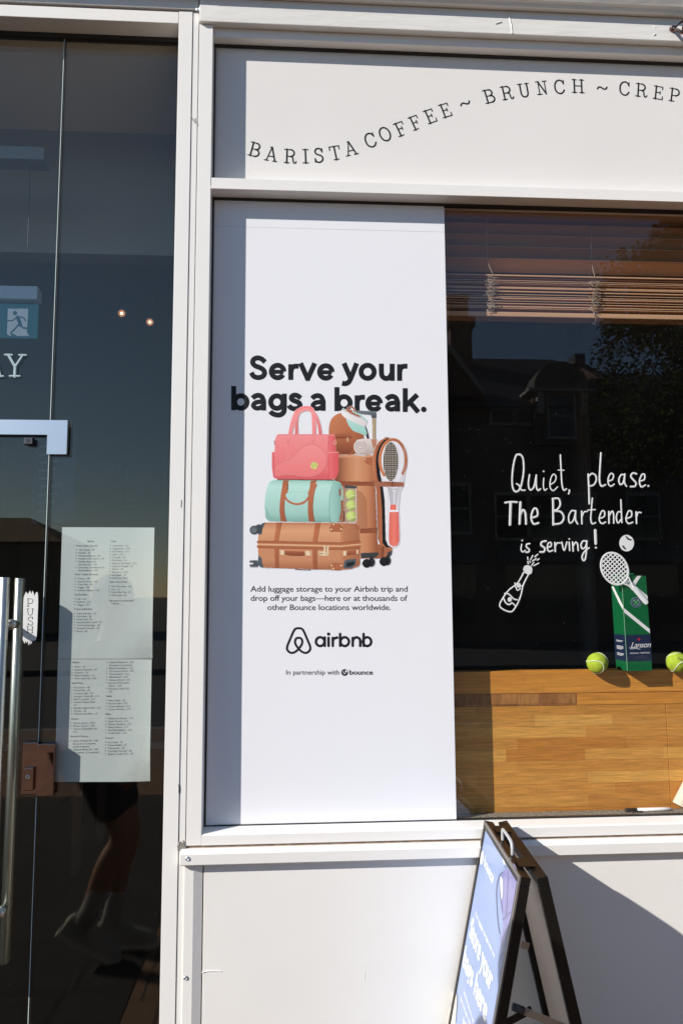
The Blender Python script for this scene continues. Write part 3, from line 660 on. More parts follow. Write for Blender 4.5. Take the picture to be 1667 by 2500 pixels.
# towel
cv.poly([(1008, 352), (1060, 340), (1190, 342), (1212, 362), (1175, 462), (1092, 496), (1006, 492), (984, 430)], ('y', [(340, (226, 212, 204)), (500, (176, 156, 148))]))
cv.poly([(1140, 345), (1192, 345), (1188, 405), (1162, 432)], (190, 126, 96))
cv.disc(1040, 412, 57, 60, (222, 208, 200)); cv.line([(1040+(54-48*i/40)*cos(-1+i*.36), 410+(54-48*i/40)*sin(-1+i*.36)) for i in range(41)], 7, (166, 146, 138), smooth=False)
cv.line([(1005, 480), (1080, 494)], 20, (206, 192, 184)); cv.line([(1003, 468), (1060, 474)], 5, (150, 128, 120))
# racket case and racket
cv.poly([(1152, 560), (1158, 480), (1185, 410), (1222, 358), (1270, 330), (1308, 338), (1270, 400), (1240, 640), (1270, 900), (1285, 1200), (1315, 1322), (1270, 1326), (1222, 1308), (1204, 1250), (1195, 1000), (1188, 800), (1163, 690)], ('x', [(1150, (206, 124, 74)), (1200, (172, 94, 52)), (1290, (196, 112, 66))]))
cv.poly([(1183, 560), (1190, 480), (1215, 410), (1255, 355), (1300, 334), (1335, 345), (1280, 390), (1250, 480), (1240, 560), (1250, 700), (1275, 900), (1282, 1150), (1300, 1310), (1330, 1330), (1275, 1330), (1244, 1290), (1240, 1000), (1225, 800), (1195, 680)], (30, 30, 32))
cv.line([(1205, 560), (1212, 480), (1240, 405), (1290, 352)], 4, (84, 84, 86)); cv.line([(1270, 330), (1300, 332)], 10, (150, 110, 80))
WC = [(1215, 560), (1220, 480), (1240, 410), (1280, 360), (1330, 340), (1380, 345), (1430, 390), (1458, 470), (1462, 560), (1450, 680), (1435, 760), (1410, 820), (1395, 950), (1396, 1005), (1402, 1200), (1400, 1290), (1370, 1325), (1330, 1331), (1295, 1310), (1275, 1260), (1268, 1000), (1265, 900), (1250, 780), (1225, 660)]
cv.poly(WC, ('x', [(1215, (240, 238, 240)), (1300, (226, 224, 228)), (1460, (206, 204, 210))]))
for lo, hi, w in ((24, 180, 1), ):
    cv.line([(1340+118*cos(t), 535+188*sin(t)) for t in np.linspace(math.pi*.74, math.pi*2.22, 40)], 27, ('x', [(1220, (206, 122, 70)), (1340, (182, 100, 52)), (1460, (166, 86, 44))]), smooth=False)
    cv.line([(1340+126*cos(t), 535+196*sin(t)) for t in np.linspace(math.pi*.76, math.pi*2.2, 40)], 4, (216, 140, 92), smooth=False)
cv.poly(ell(1320, 548, 68, 176, 40), (196, 186, 168))
m0 = ell(1320, 548, 66, 174, 40)
for y in range(380, 730, 17):
    hw = 66*math.sqrt(max(0, 1-((y-548)/174)**2)); cv.line([(1320-hw, y), (1320+hw, y)], 7.5, (58, 52, 46), smooth=False)
for x in range(1260, 1384, 15):
    hh = 174*math.sqrt(max(0, 1-((x-1320)/66)**2)); cv.line([(x, 548-hh), (x, 548+hh)], 6.5, (58, 52, 46), smooth=False)
cv.line([(1372, 385), (1410, 440), (1420, 540), (1405, 640), (1380, 720)], 30, (226, 224, 228))
for i in range(18): cv.line([(1436+4*sin(i*.18), 420+i*15), (1446+4*sin(i*.18), 421+i*15)], 5, (216, 190, 160), smooth=False)
cv.poly([(1236, 690), (1262, 700), (1290, 785), (1252, 778)], (220, 218, 222)); cv.poly([(1410, 700), (1446, 690), (1420, 790), (1395, 790)], (208, 206, 212))
cv.poly([(1290, 780), (1318, 782), (1345, 830), (1345, 940), (1320, 946)], (188, 186, 192)); cv.poly([(1408, 782), (1380, 786), (1356, 830), (1356, 936), (1372, 942)], (196, 194, 200)); cv.line([(1320, 800), (1370, 800)], 10, (176, 160, 162))
cv.poly([(1168, 729), (1300, 730), (1441, 738), (1438, 778), (1300, 778), (1170, 775)], ('x', [(1168, (176, 108, 76)), (1340, (150, 88, 62)), (1440, (168, 100, 72))])); cv.line([(1333, 728), (1333, 779)], 6, (88, 50, 36)); cv.line([(1170, 732), (1440, 741)], 3, (112, 64, 44))
cv.poly([(1318, 940), (1368, 940), (1369, 988), (1315, 988)], ('x', [(1315, (226, 84, 64)), (1340, (250, 112, 90)), (1369, (226, 84, 64))]))
cv.poly([(1308, 990), (1393, 990), (1393, 1010), (1306, 1010)], (232, 232, 236))
cv.poly([(1308, 1009), (1392, 1009), (1396, 1150), (1399, 1270), (1378, 1314), (1345, 1322), (1310, 1305), (1301, 1240)], ('x', [(1300, (228, 96, 78)), (1350, (242, 120, 100)), (1400, (222, 92, 76))]))
# tube of balls
cv.poly([(903, 775), (1010, 775), (1015, 1090), (1000, 1106), (905, 1102)], ('x', [(900, (150, 130, 110)), (955, (186, 176, 160)), (1015, (176, 150, 124))]), .75)
for x, y in ((955, 850), (960, 947), (960, 1046)):
    cv.disc(x, y, 47, 47, (206, 224, 110), edge=(128, 150, 52)); cv.line([(x-30, y+34), (x+5, y+10), (x+42, y+12)], 5, (226, 234, 176))
cv.line([(1003, 790), (1008, 1095)], 6, (226, 220, 210), .8); cv.line([(908, 790), (910, 1098)], 5, (206, 200, 190), .6)
cv.poly([(898, 766), (1013, 770), (1013, 794), (902, 792)], (74, 76, 76))
# flat case
cv.poly([(115, 1180), (128, 1135), (155, 1108), (190, 1103), (900, 1107), (995, 1112), (1028, 1145), (1042, 1280), (1040, 1440), (1010, 1510), (960, 1528), (860, 1537), (180, 1517), (130, 1490), (114, 1400), (110, 1300)], ('y', [(1103, (202, 132, 86)), (1180, (222, 158, 108)), (1290, (208, 140, 92)), (1345, (204, 134, 88)), (1440, (204, 136, 90)), (1535, (168, 98, 58))]))
cv.poly([(862, 1110), (995, 1112), (1028, 1145), (1042, 1280), (1040, 1440), (1010, 1510), (960, 1528), (862, 1537)], ('x', [(850, (206, 136, 88)), (900, (184, 112, 68)), (1040, (160, 92, 54))]), .85)
cv.poly([(190, 1103), (900, 1107), (860, 1128), (170, 1124)], (190, 116, 72), .5)
for dy, w, c in ((1282, 20, (176, 98, 54)), (1303, 12, (222, 174, 122)), (1322, 20, (176, 98, 54))):
    cv.line([(110, dy), (860, dy+17), (1040, dy)], w, c, smooth=False)
cv.line([(110, 1334), (860, 1352), (1040, 1334)], 4, (120, 62, 34), smooth=False); cv.line([(110, 1271), (860, 1288), (1040, 1271)], 4, (130, 68, 38), smooth=False)
for q in ([(282, 1103), (328, 1101), (296, 1276), (258, 1273)], [(262, 1334), (298, 1335), (302, 1521), (268, 1519)], [(632, 1107), (680, 1105), (648, 1285), (608, 1283)], [(608, 1342), (645, 1343), (652, 1533), (612, 1531)]):
    cv.poly(q, ('y', [(1100, (170, 90, 48)), (1180, (194, 110, 62)), (1530, (160, 84, 46))])); cv.line([q[1], q[2]], 4, (122, 62, 34))
for q in ([(764, 1150), (790, 1114), (850, 1118), (882, 1150), (872, 1186), (770, 1186)], [(764, 1500), (790, 1475), (875, 1478), (882, 1510), (860, 1539), (780, 1536)], [(1000, 1116), (1030, 1146), (1034, 1172), (1010, 1160)], [(1012, 1500), (1038, 1450), (1040, 1480), (1020, 1508)]): cv.poly(q, (180, 100, 56)); cv.line(q+[q[0]], 3, (126, 66, 36), smooth=False)
for x, y in ((778, 1166), (868, 1164), (780, 1496), (868, 1496), (800, 1120), (795, 1524)): cv.disc(x, y, 8, 8, (232, 196, 150))
cv.poly([(114, 1200), (120, 1145), (150, 1110), (182, 1103), (152, 1165), (146, 1214), (120, 1214)], GRY)
cv.poly([(90, 1132), (120, 1118), (150, 1130), (150, 1195), (105, 1206)], (66, 74, 80)); cv.disc(78, 1172, 43, 41, (88, 96, 102), edge=(52, 58, 64)); cv.disc(74, 1174, 26, 25, (104, 112, 118))
cv.poly([(114, 1398), (146, 1430), (152, 1480), (168, 1519), (132, 1510), (112, 1470)], GRY)
for q in ([(34, 1450), (105, 1447), (112, 1470), (36, 1468)], [(34, 1486), (110, 1481), (112, 1509), (40, 1510)], [(66, 1462), (150, 1478), (150, 1500), (70, 1492)]): cv.poly(q, (76, 84, 90))
cv.poly([(340, 1361), (560, 1369), (560, 1401), (500, 1410), (400, 1406), (340, 1394)], ('y', [(1360, (176, 94, 52)), (1410, (126, 62, 34))]))
for q in ([(310, 1355), (354, 1356), (353, 1400), (312, 1398)], [(538, 1362), (596, 1364), (595, 1406), (540, 1404)], [(660, 1366), (760, 1371), (756, 1409), (662, 1402)], [(708, 1316), (730, 1316), (728, 1392), (712, 1392)], [(738, 1318), (757, 1320), (750, 1396), (735, 1394)], [(884, 1362), (922, 1362), (919, 1406), (884, 1407)], [(1006, 1352), (1026, 1352), (1023, 1388), (1006, 1390)]):
    cv.poly(q, ('x', [(q[0][0], (206, 172, 126)), ((q[0][0]+q[1][0])/2, (238, 214, 176)), (q[1][0], (196, 160, 114))]))
cv.line([(672, 1388), (712, 1390)], 6, (120, 92, 62)); cv.line([(733, 1318), (733, 1395)], 4, (110, 80, 52))
cv.poly([(920, 1366), (1008, 1356), (1008, 1396), (918, 1404)], ('y', [(1356, (182, 98, 56)), (1404, (140, 72, 40))]))
cv.poly([(888, 1522), (896, 1460), (920, 1440), (1006, 1435), (1002, 1490), (962, 1521)], GRY); cv.poly([(912, 1508), (920, 1470), (992, 1458), (986, 1490), (950, 1505)], (36, 40, 44))
cv.line([(450, 1530), (590, 1536)], 8, (92, 60, 44))
# duffel
cv.poly([(172, 940), (180, 840), (198, 768), (225, 728), (262, 716), (800, 717), (862, 740), (888, 800), (895, 900), (890, 1040), (868, 1090), (800, 1106), (740, 1102), (210, 1090), (180, 1062)], ('y', [(716, (150, 205, 190)), (770, (182, 228, 214)), (900, (170, 218, 204)), (1030, (152, 202, 188)), (1100, (120, 170, 156))]))
cv.poly([(172, 940), (180, 1062), (210, 1090), (260, 1092), (230, 1040)], (128, 180, 166), .5)
cv.poly([(812, 724), (866, 746), (890, 830), (892, 980), (866, 1082), (815, 1102), (772, 1094), (762, 1000), (775, 840)], ('x', [(760, (158, 208, 194)), (830, (140, 192, 178)), (892, (108, 158, 144))]))
cv.line([(808, 722), (775, 830), (762, 980), (776, 1096)], 6, (116, 170, 156)); cv.line([(795, 722), (762, 850), (752, 1000), (764, 1098)], 3, (128, 182, 168))
for q in ([(340, 720), (392, 720), (388, 770), (362, 850), (352, 940), (354, 1020), (370, 1096), (318, 1093), (308, 1010), (310, 920), (322, 830)], [(590, 724), (642, 720), (648, 760), (624, 830), (612, 930), (614, 1020), (628, 1097), (576, 1096), (565, 1010), (566, 920), (576, 830)]):
    cv.poly(q, ('y', [(720, (170, 92, 52)), (800, (196, 112, 66)), (1095, (164, 86, 48))])); cv.line([(q[i][0]+1, q[i][1]) for i in (2, 3, 4, 5, 6)], 4, (120, 62, 36))
cv.line([(352, 800), (352, 850), (378, 900), (425, 928), (480, 936), (535, 918), (575, 868), (600, 800)], 19, (184, 100, 58)); cv.line([(350, 842), (375, 895), (425, 921), (480, 928), (530, 910)], 4, (212, 136, 90))
cv.poly([(335, 770), (388, 766), (384, 830), (352, 856)], (188, 104, 60)); cv.poly([(600, 740), (648, 748), (615, 826), (560, 850)], (192, 108, 64))
cv.line([(382, 740), (384, 800)], 7, (70, 42, 30)); cv.disc(390, 744, 7, 8, GLD); cv.disc(640, 746, 7, 8, GLD); cv.line([(382, 825), (558, 825)], 3, (132, 184, 170))
cv.poly([(866, 905), (890, 900), (886, 1050), (862, 1090), (848, 1082), (868, 1000)], (166, 90, 52)); cv.line([(862, 806), (882, 838), (868, 898)], 8, (214, 198, 164)); cv.poly([(848, 800), (866, 796), (864, 860), (850, 858)], (150, 84, 52)); cv.line([(893, 1000), (893, 1090)], 10, (58, 44, 36))
# red bag
cv.line([(290, 713), (800, 717)], 9, (96, 58, 50))
cv.line([(464, 300), (462, 180), (478, 110), (525, 76), (585, 78), (634, 128), (668, 220), (680, 305)], 30, ('y', [(70, (250, 150, 148)), (300, (226, 108, 110))]))
cv.poly([(240, 470), (262, 460), (268, 345), (282, 310), (305, 297), (800, 300), (816, 322), (822, 460), (846, 465), (846, 640), (822, 704), (770, 713), (290, 709), (252, 692), (238, 600)], ('y', [(297, (246, 142, 142)), (420, (244, 130, 130)), (600, (238, 112, 112)), (712, (222, 86, 90))]))
cv.poly([(755, 310), (812, 316), (821, 460), (755, 466)], ('x', [(755, (240, 112, 114)), (820, (216, 78, 84))])); cv.poly([(752, 466), (846, 462), (846, 640), (822, 704), (756, 702)], ('x', [(750, (240, 106, 106)), (846, (222, 76, 80))]))
cv.line([(755, 310), (752, 470), (756, 704)], 5, (206, 74, 80)); cv.line([(752, 468), (846, 463)], 6, (250, 160, 158))
cv.poly([(239, 464), (263, 462), (266, 700), (250, 690), (238, 600)], (230, 100, 102)); cv.line([(240, 464), (264, 462)], 6, (250, 160, 158)); cv.line([(285, 304), (800, 304)], 5, (220, 96, 100))
cv.line([(384, 540), (392, 400), (404, 300), (428, 190), (458, 108), (505, 70), (555, 60), (600, 74), (618, 150), (621, 300), (612, 392)], 36, ('y', [(60, (252, 150, 148)), (300, (246, 136, 136)), (540, (240, 128, 128))])); cv.line([(455, 92), (500, 62), (555, 52), (608, 66)], 20, (250, 128, 126))
for x in (388, 612): cv.line([(x-16, 345), (x+16, 385), (x-16, 385), (x+16, 345)], 3, (220, 108, 110), smooth=False)
RP = [(268, 655), (272, 600), (300, 575), (390, 530), (450, 480), (520, 415), (590, 394), (660, 408), (716, 458), (737, 530), (722, 600), (680, 650), (600, 680), (500, 680), (420, 666), (330, 672), (282, 676)]
cv.poly([(x+6, y+9) for x, y in RP], (206, 74, 80), .6, smooth=True); cv.poly(RP, ('y', [(394, (248, 142, 140)), (680, (240, 118, 118))]), smooth=True)
q = [tuple(p)[:2] for p in smoothline([(x, y, 0) for x, y in RP], 6, True)]; cv.line(q+[q[0]], 10, (222, 92, 96), smooth=False); cv.line(q+[q[0]], 3, (252, 168, 164), smooth=False)
cv.disc(623, 585, 33, 33, (208, 212, 104)); cv.line([(596, 568), (616, 590), (612, 617)], 4, (120, 132, 52)); cv.line([(632, 553), (634, 580), (655, 598)], 4, (120, 132, 52))
cv.line(ell(812, 375, 13, 16)+[(825, 375)], 6, (226, 176, 140), smooth=False); cv.line([(262, 360), (264, 392)], 8, (150, 90, 70))
me = cv.mesh('luggage_picture', lambda x, y: P3(600+x*.26786, 980+y*.26786, YT-.0003))
add('luggage_picture', me, M['print'], poster)

# ------------------------------------------------------------------ white paint on the window
C2 = lambda x, y: (1180+x*.31059, 1080+y*.31059)
YW = .0125
f2 = lambda u, v, h: P3(*C2(u, v), YW, -h)
ST = [
 (15, [(285, 97), (258, 100), (238, 160), (226, 250), (226, 340), (246, 385), (278, 376), (300, 320), (315, 220), (310, 130), (290, 97), (268, 95)]), (13, [(258, 325), (278, 338), (298, 374), (326, 376)]),
 (14, [(361, 255), (352, 330), (366, 374), (395, 350), (414, 262)]), (14, [(414, 258), (414, 345), (428, 378), (446, 366)]),
 (15, [(471, 228)]), (11, [(473, 282), (470, 345), (480, 377), (497, 366)]),
 (11, [(526, 332), (560, 308), (569, 270), (548, 251), (527, 290), (522, 350), (546, 380), (580, 352)]),
 (13, [(603, 100), (609, 220), (616, 330), (630, 376), (650, 366)]), (10, [(585, 218), (630, 220)]), (14, [(672, 374), (674, 384), (668, 404)]),
 (15, [(821, 250), (826, 350), (830, 482)]), (14, [(826, 268), (852, 245), (880, 262), (884, 300), (864, 335), (832, 344)]),
 (15, [(921, 84), (914, 200), (910, 295), (924, 343), (956, 334)]),
 (13, [(980, 305), (1012, 292), (1020, 258), (1000, 245), (980, 278), (980, 325), (1000, 345), (1024, 330)]),
 (14, [(1106, 256), (1080, 256), (1062, 295), (1072, 330), (1096, 318), (1108, 262)]), (13, [(1109, 250), (1107, 315), (1122, 345)]),
 (15, [(1200, 248), (1172, 242), (1156, 266), (1175, 294), (1197, 320), (1188, 345), (1154, 348)]),
 (14, [(1228, 306), (1262, 292), (1264, 254), (1242, 256), (1224, 306), (1238, 350), (1270, 336)]), (17, [(1293, 343)]),
 (16, [(168, 474), (214, 468), (262, 470)]), (21, [(212, 478), (207, 646)]), (20, [(289, 472), (283, 640)]), (18, [(286, 575), (308, 532), (328, 556), (333, 640)]),
 (17, [(374, 594), (422, 576), (418, 526), (392, 526), (374, 590), (392, 640), (430, 634)]),
 (17, [(545, 448), (547, 648)]), (15, [(540, 444), (588, 442), (602, 488), (582, 524), (552, 538)]), (16, [(552, 540), (606, 546), (630, 590), (608, 634), (550, 644)]),
 (13, [(720, 542), (692, 538), (668, 582), (676, 634), (706, 612), (722, 548)]), (14, [(723, 538), (722, 606), (738, 640)]),
 (14, [(770, 542), (772, 640)]), (12, [(774, 582), (790, 548), (814, 544)]), (13, [(854, 440), (846, 540), (842, 606), (854, 640), (878, 632)]), (11, [(818, 533), (876, 529)]),
 (13, [(908, 600), (948, 582), (948, 544), (926, 544), (908, 605), (928, 638), (956, 628)]), (14, [(984, 545), (985, 635)]), (13, [(987, 580), (1008, 542), (1021, 565), (1022, 635)]),
 (13, [(1082, 550), (1056, 548), (1042, 592), (1056, 634), (1080, 606)]), (13, [(1078, 452), (1082, 550), (1086, 630)]),
 (13, [(1120, 600), (1160, 582), (1160, 544), (1136, 544), (1118, 605), (1138, 638), (1170, 628)]), (14, [(1198, 548), (1201, 637)]), (12, [(1203, 582), (1214, 552), (1235, 553)]),
 (14, [(303, 772)]), (12, [(300, 802), (294, 842), (308, 862), (327, 850)]), (14, [(362, 797), (340, 802), (337, 822), (358, 842), (354, 862), (333, 864)]),
 (16, [(490, 776), (458, 784), (452, 808), (480, 832), (474, 860), (444, 862)]), (13, [(503, 826), (530, 816), (528, 788), (508, 794), (501, 832), (514, 857), (542, 850)]),
 (14, [(560, 788), (563, 858)]), (12, [(566, 815), (578, 792), (602, 792)]), (13, [(614, 784), (633, 850), (654, 784)]), (14, [(672, 760)]), (13, [(672, 786), (676, 850)]),
 (13, [(699, 785), (704, 855)]), (13, [(705, 815), (722, 786), (738, 800), (743, 850)]),
 (14, [(810, 780), (782, 776), (765, 806), (776, 836), (800, 822), (811, 784)]), (14, [(811, 775), (806, 870), (796, 922), (780, 926), (774, 894), (798, 852), (828, 830)]),
 (22, [(876, 692), (880, 796)]), (18, [(881, 828)])]
bm = BM()
for i, (w, pts) in enumerate(ST): ribbon(bm, pts, w*.95, f2, .0007+.00002*(i % 9), jit=.07, k=7)
tag(obj('window_lettering', bm, M['wpaint']), 'white hand painted lettering about the bartender on dark window glass', 'painted lettering')
bm = BM()
ribbon(bm, [(316, 1022), (268, 1105), (200, 1160), (155, 1220), (126, 1278), (150, 1310), (196, 1330), (230, 1324), (272, 1258), (296, 1190), (312, 1120), (352, 1040)], 12, f2, .0008, jit=.08)
blob(bm, [(308, 1000), (318, 972), (345, 963), (376, 976), (382, 1000), (376, 1030), (352, 1042), (325, 1028)], f2, .0007)
ribbon(bm, [(246, 1105), (264, 1162), (288, 1150)], 10, f2, .0009, jit=.1); blob(bm, ell(275, 1124, 17, 19, 14), f2, .0006); ribbon(bm, [(283, 1138), (302, 1128)], 9, f2, .0009)
ribbon(bm, [(166, 1188), (196, 1192), (220, 1214), (240, 1232), (264, 1238)], 12, f2, .00095, jit=.1); ribbon(bm, [(156, 1222), (174, 1260), (200, 1276), (224, 1264), (248, 1282)], 12, f2, .00095, jit=.1); blob(bm, ell(204, 1235, 17, 19, 14), f2, .0006)
for a, b in (((345, 902), (348, 922)), ((370, 920), (386, 890)), ((402, 900), (426, 880)), ((400, 926), (412, 912)), ((420, 926), (436, 916)), ((346, 938), (351, 954)), ((378, 966), (394, 944)), ((394, 970), (432, 950)), ((384, 934), (390, 926)), ((362, 934), (366, 944))): ribbon(bm, [a, b], 10, f2, .0006, smooth=False)
tag(obj('painted_bottle', bm, M['wpaint']), 'white painted outline of a popping champagne bottle on the glass', 'window painting')
pb = BM(); blob(pb, ell(1122, 792, 58, 65, 34), f2, .0004); pbo = obj('painted_ball', pb, M['wpaint'])
tag(pbo, 'white painted round tennis ball on glass above the painted racket', 'window painting')
pb = BM(); blob(pb, [(1108, 735), (1124, 740), (1142, 757), (1168, 766), (1150, 772), (1128, 764)], f2, .0008); blob(pb, [(1086, 808), (1100, 814), (1112, 830), (1120, 846), (1104, 838), (1090, 824)], f2, .0008); obj('seam_mark', pb, M['black'], pbo)
bm = BM(); ra = rad(62)
ribbon(bm, ell(1028, 993, 132, 100, 40, ra), 15, f2, .001, closed=True, k=2, jit=.05)
ux, uy = cos(rad(48)), sin(rad(48))
for sx, sy in ((ux, uy), (-uy, ux)):
    nx, ny = -sy, sx
    for k in range(-5, 6):
        d = k*25; pts = []
        for t in np.linspace(-140, 140, 120):
            x, y = nx*d+sx*t, ny*d+sy*t; ex_, ey_ = (x*cos(ra)+y*sin(ra))/128, (-x*sin(ra)+y*cos(ra))/96
            if ex_*ex_+ey_*ey_ < 1: pts.append((1028+x, 993+y))
        if len(pts) > 4: ribbon(bm, [pts[0], pts[-1]], 9.5, f2, .0006 if sx == ux else .0008, smooth=False)
ribbon(bm, [(1092, 1108), (1140, 1128), (1172, 1160)], 11, f2, .0012); ribbon(bm, [(1140, 1062), (1156, 1098), (1178, 1136)], 11, f2, .0012)
ribbon(bm, [(1182, 1146), (1215, 1186), (1246, 1224), (1274, 1256)], 38, f2, .0013, jit=.04)
tag(obj('painted_racket', bm, M['wpaint']), 'white painted tennis racket on the glass in front of the green box', 'window painting')

# vinyl letters on the door glass
bm = BM()
for ch, px in (('A', -16), ('Y', 36.5)):
    slab(bm, ch, P3(px, 919.5, DG0-.0004), Vector((1, 0, 0)), Vector((0, 0, 1)), .0735, Vector((0, -1, 0)), .0004, 1.15)
tag(obj('door_lettering', bm, mat('pale_vinyl', (.32, .43, .46), .5)), 'pale serif vinyl letters on the door glass below the exit sign', 'vinyl lettering')
# PUSH patch
CP = lambda x, y: (x*.10204, 1380+y*.10204)
fp = lambda u, v, h: P3(*CP(u, v), DG0, -h-.0003)
out = [(575, 780), (600, 700), (635, 630), (655, 670), (672, 690), (690, 650), (697, 690), (705, 640), (728, 605), (750, 660), (760, 690), (775, 640), (792, 605), (815, 670), (838, 740), (850, 690), (880, 640), (905, 640), (918, 720), (922, 900), (915, 1100), (908, 1300), (900, 1500), (885, 1700), (868, 1780), (820, 1820), (800, 1780), (772, 1850), (742, 1900), (735, 1800), (715, 1880), (690, 1920), (680, 1800), (662, 1840), (640, 1860), (625, 1800), (600, 1880), (575, 1820), (552, 1790), (555, 1500), (562, 1200), (565, 950)]
bm = BM(); v = [bm.verts.new(fp(*p, 0)) for p in out]
for t in tessellate_polygon([[Vector((*p, 0)) for p in out]]): bm.faces.new([v[i] for i in t])
push = obj('push_sticker', bm, mat('brushed_white', (.80, .81, .80), .6, var=.10, vscale=30, stretch=(6, 1, .6)))
tag(push, 'white brushed patch lettered PUSH on the glass beside the handles', 'door sticker')
bm = BM()
for pts in ([(680, 985), (680, 800)], [(655, 980), (705, 980)], [(665, 803), (750, 803), (790, 830), (792, 875), (755, 912), (680, 915)],
            [(675, 1040), (680, 1140), (705, 1188), (740, 1194), (775, 1170), (785, 1120), (792, 1042)], [(655, 1042), (700, 1042)], [(770, 1042), (812, 1042)],
            [(785, 1270), (760, 1240), (715, 1242), (685, 1275), (690, 1310), (735, 1335), (785, 1365), (795, 1400), (765, 1430), (715, 1428), (682, 1395)], [(788, 1242), (787, 1285)], [(680, 1385), (678, 1430)],
            [(670, 1470), (672, 1615)], [(785, 1472), (780, 1618)], [(672, 1545), (783, 1545)], [(650, 1470), (692, 1470)], [(765, 1472), (806, 1472)], [(650, 1616), (695, 1616)], [(760, 1618), (800, 1618)]):
    ribbon(bm, pts, 13, lambda u, v, h: fp(u, v, h+.0003), .0003, smooth=len(pts) > 2)
obj('printed_word', bm, M['ink'], push)

# ------------------------------------------------------------------ the two menu sheets behind the side light
YM = DG1+.0012
def menu_sheet(TL, TR, BL, BR, label, lines, seed):
    n, m = 16, 24; R_ = random.Random(seed)
    a, b, c, d = (P3(*p, YM) for p in (TL, TR, BL, BR)); bm = BM(); V = []
    for j in range(m+1):
        row = []
        for i in range(n+1):
            s, t = i/n, j/m; p = (a*(1-s)+b*s)*(1-t)+(c*(1-s)+d*s)*t
            curl = max(0, s*.9+t-1.55)**2*.09 + .0012*max(0, t-.55)*sin(s*7+seed)*(s > .2)
            row.append(bm.verts.new(p+Vector((0, max(0, curl), 0))))
        V.append(row)
    for j in range(m):
        for i in range(n): bm.faces.new((V[j][i], V[j+1][i], V[j+1][i+1], V[j][i+1]))
    o = obj('menu_sheet', bm, M['paper'], None, True); tag(o, label, 'menu', 'menu sheets on the door glass')
    bm = BM(); h = .0051
    for x, y, s, bold in lines:
        bul = s.startswith('*'); s = s[1:] if bul else s
        L = P3(130+x*.16582, y, YM-.0003)
        put_text(bm, s, L, None, h, ex=(1, 0, 0), offset=.010 if bold else .001)
        if bul: bx_, bz_ = P(130+(x-33)*.16582, y-2.5, YM-.0003); blob(bm, ell(bx_, bz_, .0016, .0016, 8), lambda u, v, hh: Vector((u, YM-.0003, v)), 0)
    obj('printed_text', bm, M['greyink'], o); return o
def rows(x, y0, items, org, dx=0): return [(x+dx*i, org+(y0+43.2*i+8)*.16582, ('*' if b else '')+t, False) for i, (t, b) in enumerate(items)]
T = lambda *a: [(s.lstrip('-'), not s.startswith('-')) for s in a]
up = [(510, 1280+264*.16582, 'MENU', True), (342, 1280+326*.16582, 'Fresh Cr\u00eapes (Sweet)', True), (326, 1280+748*.16582, 'Fresh Cr\u00eapes (Savoury)', True), (318, 1280+1046*.16582, 'Oy Breakfast', True), (313, 1280+1260*.16582, 'Toasts & Brioches', True), (840, 1280+262*.16582, 'Coffee', False), (826, 1280+860*.16582, 'Other Hot Drinks', True), (820, 1280+1137*.16582, 'This menu is served until', True), (858, 1280+1178*.16582, '4:30 pm', True)]
up += rows(378, 380, T('The Classic - \u00a35', 'Nutella - \u00a37', 'Nutella & Banana - \u00a38', 'Nutella & Strawberry - \u00a39', 'Nutella, Banana &', '-Strawberries - \u00a310', 'Chocolate, Strawberries &', '-Marshmallows - \u00a310'), 1280, -1)
up += rows(362, 803, T('Cheese - \u00a38', 'Ham & Cheese - \u00a38', 'Tuna Melt - \u00a38', 'Veggie - \u00a38', 'Smoked Salmon - \u00a310'), 1280)
up += rows(355, 1103, T('Full - \u00a313', 'Seafood - \u00a313', 'Veggie - \u00a313'), 1280)
up += rows(347, 1318, T('Toast with Jam - \u00a35', 'Tuna Melt - \u00a38', 'Prawn Roll - \u00a38', 'Smoked Salmon Roll - \u00a311', 'Two Poached Eggs - \u00a38', 'Smashed Avocado - \u00a38', 'Bacon - \u00a38'), 1280)
up += rows(878, 318, T('Americano - \u00a33', 'Cappuccino - \u00a33.5', 'Flat White - \u00a33.5', 'Latte - \u00a33.5', 'Cortado - \u00a33', 'Macchiato - \u00a33', 'Espresso (Double) - \u00a32.5', 'Espresso (Single) - \u00a32', 'Mocha - \u00a34', 'Babyccino - \u00a33.5', 'Iced Black - \u00a33', 'Iced Latte - \u00a33.5'), 1280, -1)
up += rows(862, 917, T('Hot Chocolate - \u00a34', 'Tea - \u00a33', 'Fresh Mint Tea - \u00a33', 'Chai Latte - \u00a33'), 1280, -1)
menu_sheet((152.5, 1287), (377.5, 1288), (142.5, 1608.5), (371, 1608.5), 'white laminated menu sheet headed MENU, upper of the two on the glass', up, 1)
lo = [(282, 1600+116*.16582, 'Nibbles', True), (276, 1600+420*.16582, 'Small Plates', True), (262, 1600+946*.16582, 'Oysters', True), (258, 1600+1205*.16582, 'Boards & Platters', True), (780, 1600+612*.16582, 'Salads', True), (776, 1600+875*.16582, 'Mains', True), (770, 1600+1228*.16582, 'Desserts', False)]
lo += rows(316, 172, T('Olives - \u00a34', 'Smoked Almonds - \u00a34', 'Cashews - \u00a33', 'Bread & Butter - \u00a35', 'Wine Snack Set - \u00a310'), 1600)
lo += rows(313, 477, T('Bruschetta - \u00a38', 'Prawn Roll - \u00a38', 'Crevettes (8) - \u00a311', 'Escargots Snails (8) - \u00a312', 'Beef Carpaccio - \u00a313', 'Smoked Salmon Plate -', '-\u00a311', 'Smoked Salmon Roll - \u00a310', 'Terrine - \u00a39', 'Chicken Liver P\u00e2t\u00e9 - \u00a39'), 1600, -1)
lo += rows(298, 1001, T('Oyster (each) - \u00a33.50', 'Dozen Oysters - \u00a340', 'Oysters Rockefeller (5) -', '-\u00a315'), 1600)
